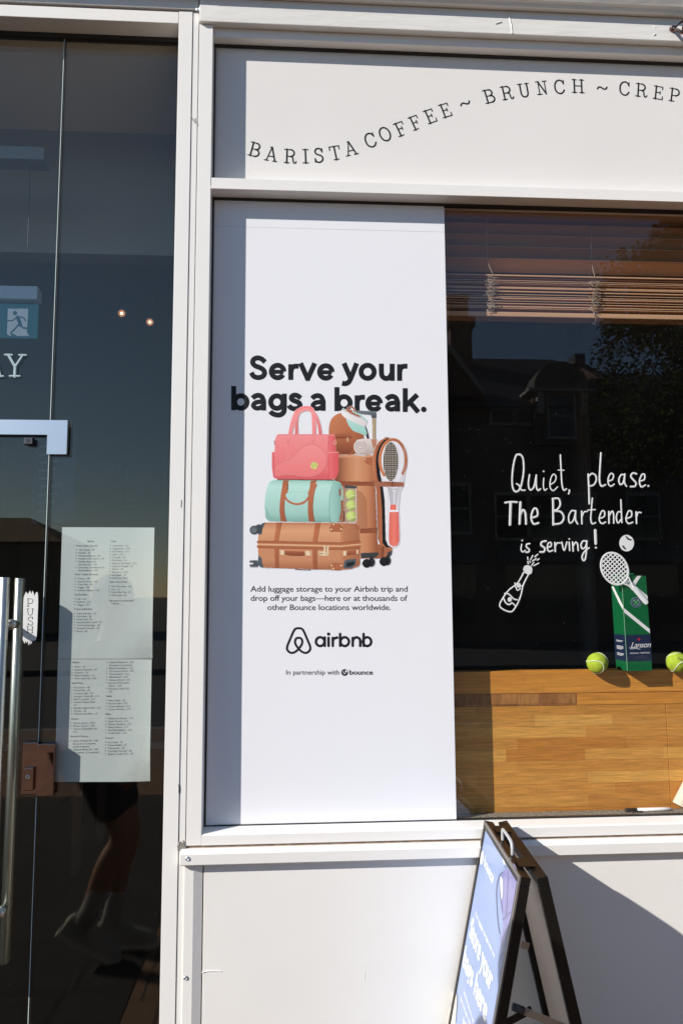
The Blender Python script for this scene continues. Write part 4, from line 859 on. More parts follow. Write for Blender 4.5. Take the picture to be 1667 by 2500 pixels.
lo += rows(295, 1263, T('Seafood Platter #1 - \u00a330', '-(8 oysters, 4 crevettes,', '-smoked salmon)', 'Seafood Platter #2 - \u00a350', '-(12 oysters, 12 crevettes)'), 1600)
lo += rows(828, 107, T('Seafood Platter #3 - \u00a330', '-(8 oysters, 8 crevettes)', 'Baked Camembert - \u00a316', 'Charcuterie Board - \u00a318', 'Cheese Board - \u00a316', 'Mixed Board - \u00a318', 'Antipasti Board - \u00a317', 'Burrata & Prosciutto', '-Platter - \u00a318', 'Escargots Snails (12) -', '-\u00a318'), 1600, -1)
lo += rows(818, 669, T('Mixed Salad - \u00a38', 'Burrata Salad - \u00a315', 'Caesar (Bacon) - \u00a314', 'Caesar (Prawns) - \u00a315'), 1600)
lo += rows(812, 932, T('Mushroom Risotto - \u00a314', 'Garlic Prawns - \u00a316', 'Moules Marini\u00e8re - \u00a317', 'Baked Salmon - \u00a317', 'Beef Bourguignon - \u00a318', 'Confit Duck - \u00a319'), 1600)
lo += rows(805, 1284, T('Ice Cream - \u00a35', 'Cr\u00e8me Br\u00fbl\u00e9e - \u00a37', 'Cheesecake - \u00a38', 'Chocolate Pyramid - \u00a38', 'Apple Crumble Tart - \u00a38'), 1600)
menu_sheet((142, 1609.5), (371, 1609.5), (134.5, 1909), (365.5, 1909), 'white laminated menu sheet starting with Nibbles, lower of the two on the glass', lo, 4)

# ------------------------------------------------------------------ behind the window: counter, balls, box, marker, blind
YC = .0655
ctr = thing('wooden_counter', 'oak block wooden counter standing close behind the window glass', 'counter', (1.6, .3, 0))
Z_CT = ZH(YC, (1106, 1640.6), (1667, 1634)); Z_C1 = ZH(YC, (1106, 1695), (1667, 1690)); Z_C2 = ZH(YC, (1106, 1728), (1667, 1716))
XC0 = X_C-.3
boxes('counter_top', [(XC0, 3.5, YC, .112, Z_C1+.0006, Z_CT)], M['oak_top'], ctr, .0015)
xs = P(1408, 1710, YC)[0]
boxes('edge_strip', [(XC0, xs-.0005, YC+.001, .108, Z_C2+.0006, Z_C1-.0006)], M['oak_edge'], ctr, .001)
boxes('edge_strip', [(xs+.0005, 3.5, YC+.001, .108, Z_C2+.0006, Z_C1-.0006)], M['oak_top'], ctr, .001)
xj = P(1631, 1850, YC)[0]
boxes('front_panel', [(XC0, xj-.0008, YC+.002, .09, Z_GB-.3, Z_C2-.0006), (xj+.0008, 3.5, YC+.0015, .09, Z_GB-.3, Z_C2-.0006)], M['oak'], ctr, .0008)
felt = mat('tennis_felt', (.60, .78, .07), 1, spec=0, var=.22, vscale=90, bump=.8, bscale=420)
seam = mat('ball_seam', (.74, .78, .60), .8)
def tennis_ball(px, py, label, yawz):
    R_ = .0335; yc = .0436; c = P3(px, py, yc)
    c.z = Z_CT+math.sqrt(R_*R_-(YC-yc)**2)
    bm = BM(); ball(bm, c, R_, 40, 24); o = obj('tennis_ball', bm, felt, None, True); tag(o, label, 'tennis ball', 'tennis balls on the counter edge')
    bm = BM(); pts = []
    for i in range(61):
        t = 2*math.pi*i/60
        v = Vector((.75*cos(t)+.25*cos(3*t), .75*sin(t)-.25*sin(3*t), .866*sin(2*t))).normalized()
        pts.append(c+(Matrix.Rotation(yawz, 3, 'Y') @ Matrix.Rotation(.55, 3, 'Z') @ Matrix.Rotation(1.2, 3, 'X') @ v)*(R_+.0001))
    tube(bm, pts, .0015, 6); obj('seam', bm, seam, o, True); return o, c, R_
b1, _, _ = tennis_ball(1457, 1616, 'yellow tennis ball in front of the dark glass, left of the green box', .3)
b2, c2, R2 = tennis_ball(1650.5, 1612, 'yellow tennis ball with black printing, right of the green box', -.9)
bm = BM()                                               # printing wrapped on the second ball
def on_ball(o, c, R_, body, cx, cz, ang, cap):
    vs, fs = text2d(body, .008); x0 = min(v[0] for v in vs); x1 = max(v[0] for v in vs); k = cap/CAP; V = []
    for x, y in vs:
        u, w = (x-(x0+x1)/2)*k, y*k; u, w = u*cos(ang)-w*sin(ang)+cx, u*sin(ang)+w*cos(ang)+cz
        V.append(bm.verts.new(c+Vector((u, -math.sqrt(max(1e-8, (R_+.0003)**2-u*u-w*w)), w))))
    for f in fs:
        try: bm.faces.new([V[i] for i in f])
        except ValueError: pass
on_ball(b2, c2, R2, 'Slazenger', .004, .006, rad(-26), .0062); on_ball(b2, c2, R2, '1', -.002, -.008, rad(-14), .0075)
obj('printed_name', bm, M['ink'], b2)

# green champagne carton
BY = .020; bx0 = P(1529, 1600, BY)[0]; bx1 = P(1589.5, 1600, BY)[0]; bw = bx1-bx0; bd = .086; bh = .305
card = thing('gift_box', 'tall green champagne carton with white stripes and navy band', 'box', (bx0, BY, Z_CT+.0004))
G = mat('green_card', (.004, .125, .04), .32, spec=.5); NAVY = mat('navy_card', (.012, .022, .06), .35); PUR = mat('purple_print', (.07, .05, .2), .5); GRED = mat('red_print', (.5, .02, .04), .5); PG = mat('pale_green_print', (.25, .5, .3), .5); DG = mat('dim_print', (.10, .10, .13), .6)
Lm = Matrix.Translation((bx0, BY, Z_CT+.0004)) @ Matrix.Rotation(rad(-1.1), 4, 'Y')
def local(bm): bmesh.ops.transform(bm, matrix=Lm, verts=bm.verts); return bm
bm = BM(); box(bm, 0, bw, 0, bd, 0, bh, .0008); obj('carton', local(bm), G, card)
bm = BM(); box(bm, .004, bw-.004, bd-.004, bd-.002, bh, bh+.012); box(bm, 0.001, bw-.001, .03, bd-.005, bh+.0006, bh+.004); obj('lid_flap', local(bm), G, card)
zz = lambda y: (1787-y)/757*bh                          # picture rows to carton height
fx = lambda x: (x-1120)/190*bw
bm = BM(); box(bm, -.0006, bw+.0006, -.0006, bd+.0006, zz(1708), zz(1500)); obj('navy_band', local(bm), NAVY, card)
def ff(u, v, h): return Vector((fx(u), -.0007-h, zz(v)))
def fs_(u, v, h): return Vector((-.0007-h, (1125-u)/85*bd, zz(v)))
bm = BM()
blob(bm, [(1120, 1022), (1120, 1056), (1310, 1230), (1310, 1192), (1218, 1106), (1272, 1030), (1240, 1030), (1196, 1086), (1140, 1036)], ff, .0002)
blob(bm, [(1120, 1282), (1120, 1318), (1310, 1492), (1310, 1458)], ff, .0002); blob(bm, [(1044, 1112), (1060, 1108), (1125, 1268), (1125, 1304), (1092, 1238)], fs_, .0002)
obj('stripe', local(bm), M['white'], card)
bm = BM(); ribbon(bm, ell(1218, 1242, 33, 33, 26), 14, lambda u, v, h: ff(u, v, h+.0001), .0003, closed=True, k=1); obj('crest_ring', local(bm), PUR, card)
bm = BM(); ribbon(bm, [(1204, 1228), (1234, 1258)], 4, ff, .0003, smooth=False); ribbon(bm, [(1234, 1228), (1204, 1258)], 4, ff, .0004, smooth=False); blob(bm, ell(1204, 1226, 6, 8, 10), ff, .0003); blob(bm, ell(1234, 1226, 6, 8, 10), ff, .0003)
ribbon(bm, ell(1218, 1242, 40, 40, 26), 2.5, ff, .0003, closed=True, k=1); ribbon(bm, ell(1218, 1242, 26, 26, 26), 2.5, ff, .0003, closed=True, k=1)
obj('crest', local(bm), PG, card)
bm = BM()
put_text(bm, 'Lanson', (fx(1156), -.0011, zz(1602)), (fx(1304), -.0011, zz(1602)), .0175, shear=.42, offset=.0, space=.92)
ribbon(bm, [(1146, 1600), (1158, 1612), (1190, 1608), (1226, 1616)], 4, lambda u, v, h: ff(u, v, h+.0003), .0002)
put_text(bm, 'LE BLACK - CR\u00c9ATION', (fx(1148), -.0011, zz(1650)), (fx(1298), -.0011, zz(1650)), .0042, offset=.01)
for y, n in ((1545, 2), (1590, 4), (1648, 3)):
    for i in range(n): ribbon(bm, [(1058, y+i*8+3), (1106-(12 if i == n-1 else 0), y+i*8+5)], 3.4, lambda u, v, h: fs_(u, v, h+.0003), .0001, smooth=False)
obj('carton_lettering', local(bm), M['white'], card)
bm = BM(); blob(bm, ell(1223, 1538, 5, 13, 10), ff, .0003); blob(bm, ell(1223, 1538, 12, 5, 10), ff, .0004); obj('red_cross_mark', local(bm), GRED, card)
bm = BM(); put_text(bm, 'CHAMPAGNE', (fx(1195), -.0011, zz(1675)), (fx(1262), -.0011, zz(1675)), .003); put_text(bm, 'PRODUCT OF FRANCE', (fx(1175), -.0011, zz(1690)), (fx(1282), -.0011, zz(1690)), .003); obj('fine_print', local(bm), DG, card)
bm = BM(); blob(bm, [(1045, 1788), (1047, 1772), (1060, 1762), (1074, 1768), (1086, 1788)], fs_, .0004); obj('thumb_notch', local(bm), M['black'], card)
bm = BM(); box(bm, -.0009, .0006, -.0009, .0004, .001, bh); obj('worn_edge', local(bm), PG, card)

# marker pen and cream tube on the ledge
mk = thing('marker_pen', 'white marker pen with black cap lying on the dusty ledge', 'pen', (0, 0, 0))
a = P3(1525, 1980.5, .036); b = P3(1642, 1978, .040); zc_ = Z_GB+.0075; a.z = b.z = zc_; d = (b-a); ln = d.length; d.normalize()
bm = BM(); lathe(bm, a+d*.038, d, [(0, .0056), (ln*.55, .0056), (ln*.7, .0045), (ln-.046, .0022), (ln-.04, .001)], 16); obj('barrel', bm, M['white'], mk, True)
bm = BM(); lathe(bm, a, d, [(0, .0045), (.002, .0062), (.038, .0063), (.0385, .005)], 16); obj('cap', bm, M['black'], mk, True)
bm = BM(); box(bm, a.x+.016, a.x+.052, a.y-.0085, a.y-.006, zc_-.004, zc_-.0005, .0005); obj('pocket_clip', bm, M['black'], mk)
a = P3(1660, 1974, .040); ax = Vector((.47, 0, .88)).normalized(); base = Vector((a.x, .042, Z_GB+.0155))
bm = BM(); lathe(bm, base, ax, [(0, .024), (.001, .0245), (.10, .020), (.17, .018), (.172, .016), (.171, .012)], 26); o = obj('paper_tube', bm, mat('cream_paper', (.72, .66, .53), .7, var=.12, vscale=18), None, True)
tag(o, 'cream paper tube leaning in the bottom corner behind the glass', 'paper tube')
dr = random.Random(5); bm = BM()
for i in range(140):
    x = dr.uniform(X_C+.01, 2.0); r_ = dr.uniform(.0006, .0022); ball(bm, (x, dr.uniform(.014, .062), Z_GB+.001+r_*.5), r_, 6, 4, (dr.uniform(.8, 2.2), 1, .6))
tag(obj('debris', bm, M['dust']), None, None, kind='stuff')

# venetian blind half drawn up
bl = thing('venetian_blind', 'brown venetian blind half drawn up behind the window glass', 'blind', (1.4, .1, 2.6))
slat_m = mat('blind_slat', (.60, .35, .20), .45, var=.12, vscale=3, stretch=(1, 1, 30))
cord_m = mat('blind_cord', (.44, .37, .30), .8)
C1 = lambda x, y: (1080+x*.37436, 470+y*.37436)
BX0, BX1 = X_C-.02, 3.4; BF, BB = .080, .128
ztop = ZH(BF, C1(300, 90), C1(900, 120))
boxes('head_rail', [(BX0, BX1, BF-.004, BB+.004, ztop-.012, Z_TB+.02)], slat_m, bl, .002)
bm = BM()
def slatb(z, x0=BX0, x1=BX1, tilt=-.006, dy=0, th=.0028, sk=0):
    n = 8; V = []
    for i in range(n+1):
        t = i/n; y = BF+dy+(BB-BF)*t; zz_ = z+tilt*(t-.5)*2+.0035*(1-(2*t-1)**2)
        V.append([bm.verts.new((x, y, zz_+dz+(sk if x == x1 else 0))) for x in (x0, x1) for dz in (0, th)])
    for p, q in zip(V, V[1:]): bm.faces.new((p[0], p[2], q[2], q[0])); bm.faces.new((p[1], q[1], q[3], p[3])); bm.faces.new((p[0], q[0], q[1], p[1])); bm.faces.new((p[2], p[3], q[3], q[2]))
    bm.faces.new((V[0][0], V[0][1], V[0][3], V[0][2])); bm.faces.new((V[-1][0], V[-1][2], V[-1][3], V[-1][1]))
zs = [ZH(BF, C1(300, y), C1(950, y+20)) for y in (150, 226, 300, 376, 452)]
for z in zs: slatb(z, tilt=-.015, th=.0013)
za = ZH(BF, C1(340, 536), C1(1000, 560)); zb = ZH(BF, C1(340, 752), C1(1000, 776)); br_ = random.Random(3); n = 23; z = za
for i in range(n):
    z = za+(zb-za)*(i+br_.uniform(-.42, .42))/(n-1); slatb(z, tilt=br_.uniform(-.004, .003), dy=br_.uniform(-.004, .004), th=.0022, sk=br_.uniform(-.004, .004))
obj('slats', bm, slat_m, bl)
zr = ZH(BF, C1(340, 772), C1(1000, 796))
boxes('bottom_rail', [(BX0, BX1, BF-.003, BB+.002, zr-.017, zr)], slat_m, bl, .003)
for cx_, dx_, loops in ((285, 45, 11), (965, 28, 10)):
    bm = BM()
    yt = 130 if cx_ < 500 else 160
    p = [C1(cx_, yt), C1(cx_+2, yt+180), C1(cx_+10, yt+320), C1(cx_+dx_, 536 if cx_ < 500 else 556)]
    tube(bm, [P3(*q, BF-.003) for q in smoothline([(x, y, 0) for x, y in p], 5) for q in [(q[0], q[1])]], .0009, 6)
    tube(bm, [P3(*C1(cx_-4, yt), BF+.03), P3(*C1(cx_-4, yt+400), BF+.03)], .0009, 6)
    y = 545 if cx_ < 500 else 575
    pts = []
    for i in range(loops*7):
        t = i/7; ph = t*2*math.pi*br_.uniform(.9, 1.1)
        pts.append(P3(*C1(cx_+30+40*cos(ph)*br_.uniform(.3, 1.15)+br_.uniform(-14, 14), y+t*215/loops+16*sin(ph)+br_.uniform(-7, 7)), BF-.006-.006*br_.random()))
    tube(bm, pts, .0009, 5)
    e = C1(cx_+22, 826 if cx_ < 500 else 856)
    tube(bm, [pts[-1], P3(*C1(cx_+34, 800 if cx_ < 500 else 826), BF-.006), P3(*e, BF+.01)], .0009, 6)
    obj('ladder_cord', bm, cord_m, bl, True)
    bm = BM(); c = P3(*e, BF+.015); tube(bm, [c+Vector((.0055*cos(t), .0035*sin(t), -.002*sin(t))) for t in np.linspace(0, 2*math.pi, 17)], .002, 8); obj('cord_ring', bm, cord_m, bl, True)

# ------------------------------------------------------------------ inside the door
es = thing('exit_sign', 'teal running man exit sign hanging inside above the door', 'exit sign', (0, .56, 2.6))
C4 = lambda x, y: (x*.30612, 680+y*.30612)
YE = .56; a = P(*C4(322, 84), YE); b = P(*C4(318, 188), YE)
boxes('housing', [(a[0]-.36, a[0], YE-.03, YE+.03, b[1], a[1])], mat('sky_tinted_plastic', (.60, .76, .92), .35), es, .004)  # white housing; the blue it takes from the sky is put into its colour
a = P(*C4(312, 208), YE); b = P(*C4(306, 480), YE)
face = boxes('sign_face', [(a[0]-.34, a[0], YE-.004, YE+.004, b[1], a[1])], mat('teal_acrylic', (.006, .115, .165), .3, emit=(.004, .12, .16, .18)), es, .001)
f4 = lambda u, v, h: P3(*C4(u, v), YE-.0046, -h)
bm = BM(); blob(bm, [(66, 240), (228, 241), (218, 415), (222, 440), (236, 458), (140, 458), (110, 440), (84, 440), (96, 456), (78, 457), (58, 440), (60, 400)], f4, .0002); obj('doorway_symbol', bm, mat('pale_symbol', (.7, .75, .84), .4, emit=(.6, .7, .85, .10)), face)
bm = BM(); blob(bm, ell(124, 276, 17, 17, 16), f4, .0006)
for w, pts in ((38, [(146, 312), (156, 340), (164, 368)]), (14, [(138, 306), (108, 334), (62, 338)]), (14, [(166, 306), (192, 314), (206, 336)]), (19, [(152, 368), (124, 400), (92, 432)]), (18, [(172, 370), (184, 394), (244, 399)])): ribbon(bm, pts, w, f4, .0008, smooth=False)
obj('running_figure', bm, bpy.data.materials['teal_acrylic'], face)
# track box with chain over the door
a = P(96, 365, .32); b = P(112, 397, .32)
tb = thing('door_closer_box', 'grey box with hanging chain above the door inside', 'ceiling box', (0, .3, 2.8))
boxes('casing', [(-1.8, b[0], .30, .38, b[1], a[1])], mat('grey_casing', (.26, .28, .29), .5), tb, .004)
bm = BM(); c = P3(75, 402, .33); tube(bm, [c+Vector((.008*cos(t), 0, .008*sin(t))) for t in np.linspace(0, 6.28, 15)], .0012, 6); tube(bm, [c+Vector((0, 0, -.008)), P3(69, 600, .33)], .0016, 6); obj('chain', bm, M['gasket'], tb)
# two lit ceiling spots
sp_ = thing('ceiling_spotlight', 'twin lit spotlights on a ceiling plate seen through the door', 'spotlight', (-.9, 2.5, 3.28))
bm = BM(); c = P3(*C4(1020, 178), 2.5); lathe(bm, (c.x, 2.5, 3.598), (0, 0, -1), [(0, .075), (.018, .075), (.022, .06)], 20); obj('ceiling_plate', bm, mat('dim_white', (.3, .3, .3), .5), sp_)
for q in ((970, 277), (1195, 347)):
    c = P3(*C4(*q), 2.42); ax = Vector((.1, -1, -.35)).normalized()
    bm = BM(); lathe(bm, c-ax*.09, ax, [(0, .02), (.01, .032), (.085, .034), (.088, .03), (.07, .022)], 20); hd = obj('lamp_head', bm, bpy.data.materials['dim_white'], sp_, True)
    bm = BM(); tube(bm, [c-ax*.08, Vector((c.x, 2.5, 3.58))], .008, 8); obj('arm', bm, bpy.data.materials['dim_white'], sp_)
    bm = BM(); lathe(bm, c-ax*.018, ax, [(0, .0075), (.004, .007), (.008, .003)], 16); obj('bulb', bm, mat('warm_bulb', (1, .7, .45), .4, emit=(1, .66, .4, 4)), hd)
    bm = BM(); lathe(bm, c-ax*.0195, ax, [(0, .021), (.001, .021)], 16); obj('reflector', bm, mat('warm_reflector', (.6, .4, .25), .4, emit=(1, .42, .22, .32)), hd)
# menu board, framed picture, table
mb = boxes('menu_board', [(0, .30, 0, .02, 0, .42)], mat('blue_board', (.05, .10, .18), .4), None, .003); c = P3(*C4(250, 1960), 1.4); mb.location = c; mb.rotation_euler = (0, 0, rad(-35)); tag(mb, 'blue menu board with faint writing seen inside the door', 'menu board')
bm = BM()
for i in range(9): ribbon(bm, [(.04+.01*(i % 3), .38-.04*i), (.14+.05*((i*7) % 4)/2, .38-.04*i)], .012, lambda u, v, h: Vector((u, -.001-h, v)), .0005, smooth=False)
lt_ = obj('chalk_writing', bm, mat('faint_chalk', (.16, .22, .30), .8)); lt_.parent = mb
pf = thing('picture_frame', 'dark framed picture hanging on the grey back wall', 'picture', (-1, 4.98, 1.8))
a = P(*C4(925, 1430), 4.97); b = P(*C4(1330, 1820), 4.97); boxes('frame', [(a[0], b[0], 4.96, 4.998, b[1], a[1])], M['black'], pf, .004); boxes('print', [(a[0]+.05, b[0]-.05, 4.955, 4.961, b[1]+.05, a[1]-.05)], mat('blue_print', (.03, .06, .11), .3), pf)
a = P(*C4(985, 1520), 4.9); b = P(*C4(1030, 1810), 4.9)
wl = thing('wall_light', 'slim glass tube wall light on the back wall', 'wall light', (-1, 4.9, 2)); bm = BM()
lathe(bm, (a[0]+.03, 4.90, b[1]), (0, 0, 1), [(0, .02), (.01, .035), (a[1]-b[1], .035)], 14); obj('glass_tube', bm, mat('pale_tube', (.32, .36, .40), .2), wl, True); boxes('bracket', [(a[0], a[0]+.06, 4.92, 4.955, (a[1]+b[1])/2-.03, (a[1]+b[1])/2+.03)], M['chrome'], wl)
tbx = thing('table', 'brown wooden table standing inside beyond the door', 'table', (-1, 2.4, 0))
brw = mat('red_brown_wood', (.12, .045, .022), .4, var=.3, vscale=6)
boxes('tabletop', [(-1.75, -.45, 2.2, 2.9, .72, .76)], mat('grey_top', (.22, .23, .25), .4), tbx, .004)
for x in (-1.28, -.72):
    for y in (2.25, 2.82): boxes('leg', [(x, x+.06, y, y+.05, .002, .72)], brw, tbx, .003)

# ------------------------------------------------------------------ folding pavement sign
ab = thing('pavement_sign', 'black framed folding pavement sign with blue luggage poster, beside the window sill', 'pavement sign', (.57, -.4, 0))
def solve_y(px, py, z):
    d = ray(px, py); t = (z-CZ)/d.z; return Vector((CX+d.x*t, CY+d.y*t, z))
HT = .94
far = solve_y(1182.5, 2002.6, HT); near = solve_y(1269, 2139.6, HT)
e = (near-far); e.z = 0; AW = e.length; e.normalize()          # along the ridge, towards the camera
nx_ = Vector((-e.y, e.x, 0)) if (-e.y) > 0 else Vector((e.y, -e.x, 0))  # to the right
SL = .21; sd = Vector((-SL, 0, -1)).normalized()
def frame_dir(sgn): return (nx_*(SL*sgn) + Vector((0, 0, -1))).normalized()
LEN = HT/(-frame_dir(1).z)
def panel(origin, down, outn, first):
    """frame of four bars + board; origin = far top outer corner"""
    T_ = .027; Bw = .022
    def q(bm, u0, u1, v0, v1, w0, w1):
        P_ = lambda u, v, w: origin+e*u+down*v-outn*w
        hexa(bm, [P_(u0, v0, w0), P_(u1, v0, w0), P_(u1, v0, w1), P_(u0, v0, w1), P_(u0, v1, w0), P_(u1, v1, w0), P_(u1, v1, w1), P_(u0, v1, w1)])
    bm = BM(); q(bm, 0, AW, 0, Bw, 0, T_); q(bm, 0, Bw, Bw+.0003, LEN, 0, T_); q(bm, AW-Bw, AW, Bw+.0003, LEN, 0, T_); q(bm, Bw+.0003, AW-Bw-.0003, LEN-.07, LEN-.05, 0, T_)
    bmesh.ops.bevel(bm, geom=bm.edges[:], offset=.0015, segments=1, affect='EDGES')
    fr = obj('sign_frame', bm, M['frame'], ab)
    bm = BM(); q(bm, Bw*.35, AW-Bw*.35, Bw*.35, LEN-.072, .0021 if first else .004, .0021+.004 if first else .010)
    return fr, bm, (lambda u, v, w: origin+e*u+down*v-outn*w), Bw, T_
M['frame'] = mat('dark_metal_frame', (.007, .006, .0055), .36, var=.3, vscale=15, spec=.28)
dl, dr_ = frame_dir(-1), frame_dir(1)
nl = e.cross(dl).normalized(); nl = nl if nl.dot(nx_) < 0 else -nl
nr = e.cross(dr_).normalized(); nr = nr if nr.dot(nx_) > 0 else -nr
farr = far+nx_*.0665
fl, bm, LQ, Bw, T_ = panel(far, dl, nl, True)
pbm = mat('pale_blue_poster', (.31, .42, .72), .22, spec=.4, col2=(.41, .52, .80), vscale=3)
nt_ = pbm.node_tree; tl_ = nt_.nodes.new('ShaderNodeBsdfTranslucent'); tl_.inputs[0].default_value = (.9, .9, .88, 1); mx_ = nt_.nodes.new('ShaderNodeMixShader'); mx_.inputs[0].default_value = .42
nt_.links.new(nt_.nodes['Principled BSDF'].outputs[0], mx_.inputs[1]); nt_.links.new(tl_.outputs[0], mx_.inputs[2]); nt_.links.new(mx_.outputs[0], nt_.nodes['Material Output'].inputs[0])
pb_ = obj('sign_poster', bm, pbm, ab)
# front outer lip of the frame stays visible around the poster
bm = BM()
def lip(u0, u1, v0, v1):
    hexa(bm, [LQ(u0, v0, -.0012), LQ(u1, v0, -.0012), LQ(u1, v0, .0028), LQ(u0, v0, .0028), LQ(u0, v1, -.0012), LQ(u1, v1, -.0012), LQ(u1, v1, .0028), LQ(u0, v1, .0028)])
lip(-.0005, AW+.0005, -.0005, .009); lip(-.0005, .009, .0093, LEN-.07); lip(AW-.012, AW+.0005, .0093, LEN-.07)
obj('frame_lip', bm, mat('brown_grey_metal', (.11, .095, .09), .35, spec=.6), fl)
frr, bm, RQ, _, _ = panel(farr, dr_, nr, False)
obj('sign_board', bm, mat('pale_plywood', (.86, .76, .66), .7, col2=(.74, .63, .53), vscale=5, stretch=(1, 1, .15)), ab)
# poster artwork and a painted cloud reflection, found by shooting photo pixels onto the panel
CA = lambda x, y: (1060+x*.21676, 1990+y*.21676)
def onp(x, y, h=.0004):
    p = hit(*CA(x, y), LQ(0, 0, .0019), nl); return p+nl*h
bm = BM(); up_ = -dl
def ptxt(s, L, R, cap, off): put_text(bm, s, onp(*L), onp(*R), cap, up=up_, offset=off)
ptxt('bounce', (556, 560), (656, 775), .026, .014)
c = onp(537, 480); r_ = .019; blob(bm, ell(0, 0, r_, r_, 22), lambda u, v, h: c+e*u+up_*v+nl*h, .0002)
ptxt('Store your', (392, 1352), (632, 2000), .052, .019); ptxt('bags here', (318, 1680), (574, 2345), .052, .019)
ptxt('Find luggage storage near me', (462, 1128), (676, 1610), .010, .01)
ptxt('Search for the store and', (330, 2000), (440, 2352), .010, .01); ptxt('book your space online', (292, 2070), (410, 2400), .010, .01); ptxt('from five pounds a day', (318, 2352), (430, 2640), .02, .02)
bm2 = bm; obj('poster_lettering', bm2, M['white'], pb_)
bm = BM(); LV = smoothline([(x, y, 0) for x, y in ((775, 640), (800, 600), (840, 585), (872, 545), (905, 560), (938, 640), (965, 690), (955, 760), (900, 1000), (850, 1180), (800, 1400), (755, 1580), (748, 1500), (742, 1380), (765, 1330), (775, 1200), (758, 1100), (738, 950), (735, 800), (745, 690))], 4, True)
v = [bm.verts.new(onp(p[0], p[1], .0003)) for p in LV]
for t in tessellate_polygon([[Vector((p[0], p[1], 0)) for p in LV]]): bm.faces.new([v[i] for i in t])
obj('printed_rucksack', bm, mat('lilac_print', (.17, .16, .36), .2, col2=(.25, .24, .44), vscale=9), pb_)
bm = BM()
for pts, w in (([(770, 640), (725, 700), (700, 850), (708, 1100), (722, 1250), (738, 1340)], 11), ([(735, 700), (740, 900), (768, 1080)], 7), ([(830, 620), (822, 900), (808, 1140)], 6), ([(768, 1180), (810, 1140), (860, 1090)], 8), ([(790, 590), (800, 500), (815, 480), (818, 560), (808, 590)], 6)):
    ribbon(bm, pts, w, lambda u, v, h: onp(u, v, .0005+h), .0003)
obj('strap_print', bm, mat('slate_print', (.08, .10, .19), .3), pb_)
bm = BM(); blob(bm, [(742, 690), (765, 720), (768, 860), (758, 960), (746, 860)], lambda u, v, h: onp(u, v, .0005)); blob(bm, [(660, 215), (700, 300), (770, 400), (850, 490), (790, 570), (740, 420), (690, 330), (660, 260)], lambda u, v, h: onp(u, v, .0003)); obj('painted_reflection', bm, M['white'], pb_)  # cloud reflection painted onto the poster as flat white shapes
bm = BM(); blob(bm, [(105, 2345), (140, 2180), (180, 2040), (225, 1990), (252, 2010), (256, 2100), (235, 2352), (215, 2480), (90, 2480)], lambda u, v, h: onp(u, v, .0003)); obj('cream_print', bm, mat('cream_print', (.62, .60, .48), .3), pb_)
bm = BM(); ribbon(bm, [(105, 2345), (150, 2150), (190, 2040), (225, 1992), (252, 2012), (256, 2110), (240, 2330)], 9, lambda u, v, h: onp(u, v, .0005+h), .0003); ribbon(bm, [(150, 2330), (185, 2180), (220, 2060)], 5, lambda u, v, h: onp(u, v, .0005+h), .0003); obj('outline_print', bm, bpy.data.materials['slate_print'], pb_)
# carrying handle on the top edge
top = lambda u, w, z: far+e*u+nx_*w+Vector((0, 0, z))
bm = BM(); hp = smoothline([top(AW*.40, .016, -.002), top(AW*.40, .016, .020), top(AW*.43, .016, .030), top(AW*.62, .016, .030), top(AW*.66, .016, .018), top(AW*.66, .016, -.002)], 4); tube(bm, hp, .0045, 10); obj('carry_handle', bm, mat('grey_plastic', (.38, .39, .40), .35), ab, True)
# hinges and folding stay
for u in (.20, .80):
    bm = BM(); p = top(AW*u, .0335, -.004); tube(bm, [p-e*.03, p+e*.03], .0045, 10); hexa(bm, [p-e*.03+nx_*w+Vector((0, 0, z)) for w, z in ((-.02, .0042), (.02, .0042), (.02, .0062), (-.02, .0062))]+[p+e*.03+nx_*w+Vector((0, 0, z)) for w, z in ((-.02, .0042), (.02, .0042), (.02, .0062), (-.02, .0062))]); obj('hinge', bm, M['frame'], ab)
tabm = mat('dull_zinc', (.40, .38, .33), .4, metal=.7)
yN = near.y; zs_ = P(1288, 2472, yN+.02)
piv = Vector((zs_[0], yN+.02, zs_[1])); lft = P3(1170, 2535, yN+.02); rgt = P3(1400, 2518, yN+.02)
def strap(bm, a, b, w, t):
    d = (b-a).normalized(); u = Vector((0, 1, 0)); v = d.cross(u).normalized()
    hexa(bm, [a+v*s*w+u*k*t for s, k in ((-.5, -.5), (.5, -.5), (.5, .5), (-.5, .5))]+[b+v*s*w+u*k*t for s, k in ((-.5, -.5), (.5, -.5), (.5, .5), (-.5, .5))])
bm = BM(); strap(bm, piv-(rgt-piv).normalized()*.008, rgt, .017, .003); lathe(bm, piv+Vector((0, -.0015, 0)), (0, -1, 0), [(0, .0055), (.003, .0045), (.0042, .001)], 14); obj('folding_stay', bm, tabm, ab)
bm = BM(); strap(bm, piv+Vector((0, .004, 0))+(lft-piv).normalized()*-.012, lft+Vector((0, .004, 0)), .017, .003); obj('folding_stay', bm, M['frame'], ab)
bm = BM(); tube(bm, [piv-Vector((.01, -.001, -.004)), piv-Vector((.036, -.001, -.014))], .009, 10); obj('stay_grip', bm, mat('dark_rubber', (.045, .045, .045), .5), ab, True)
bm = BM(); a = P3(1271, 2305, yN+.09); b = P3(1290, 2311, yN+.09); strap(bm, a, b, .016, .003); obj('stop_tab', bm, tabm, ab)

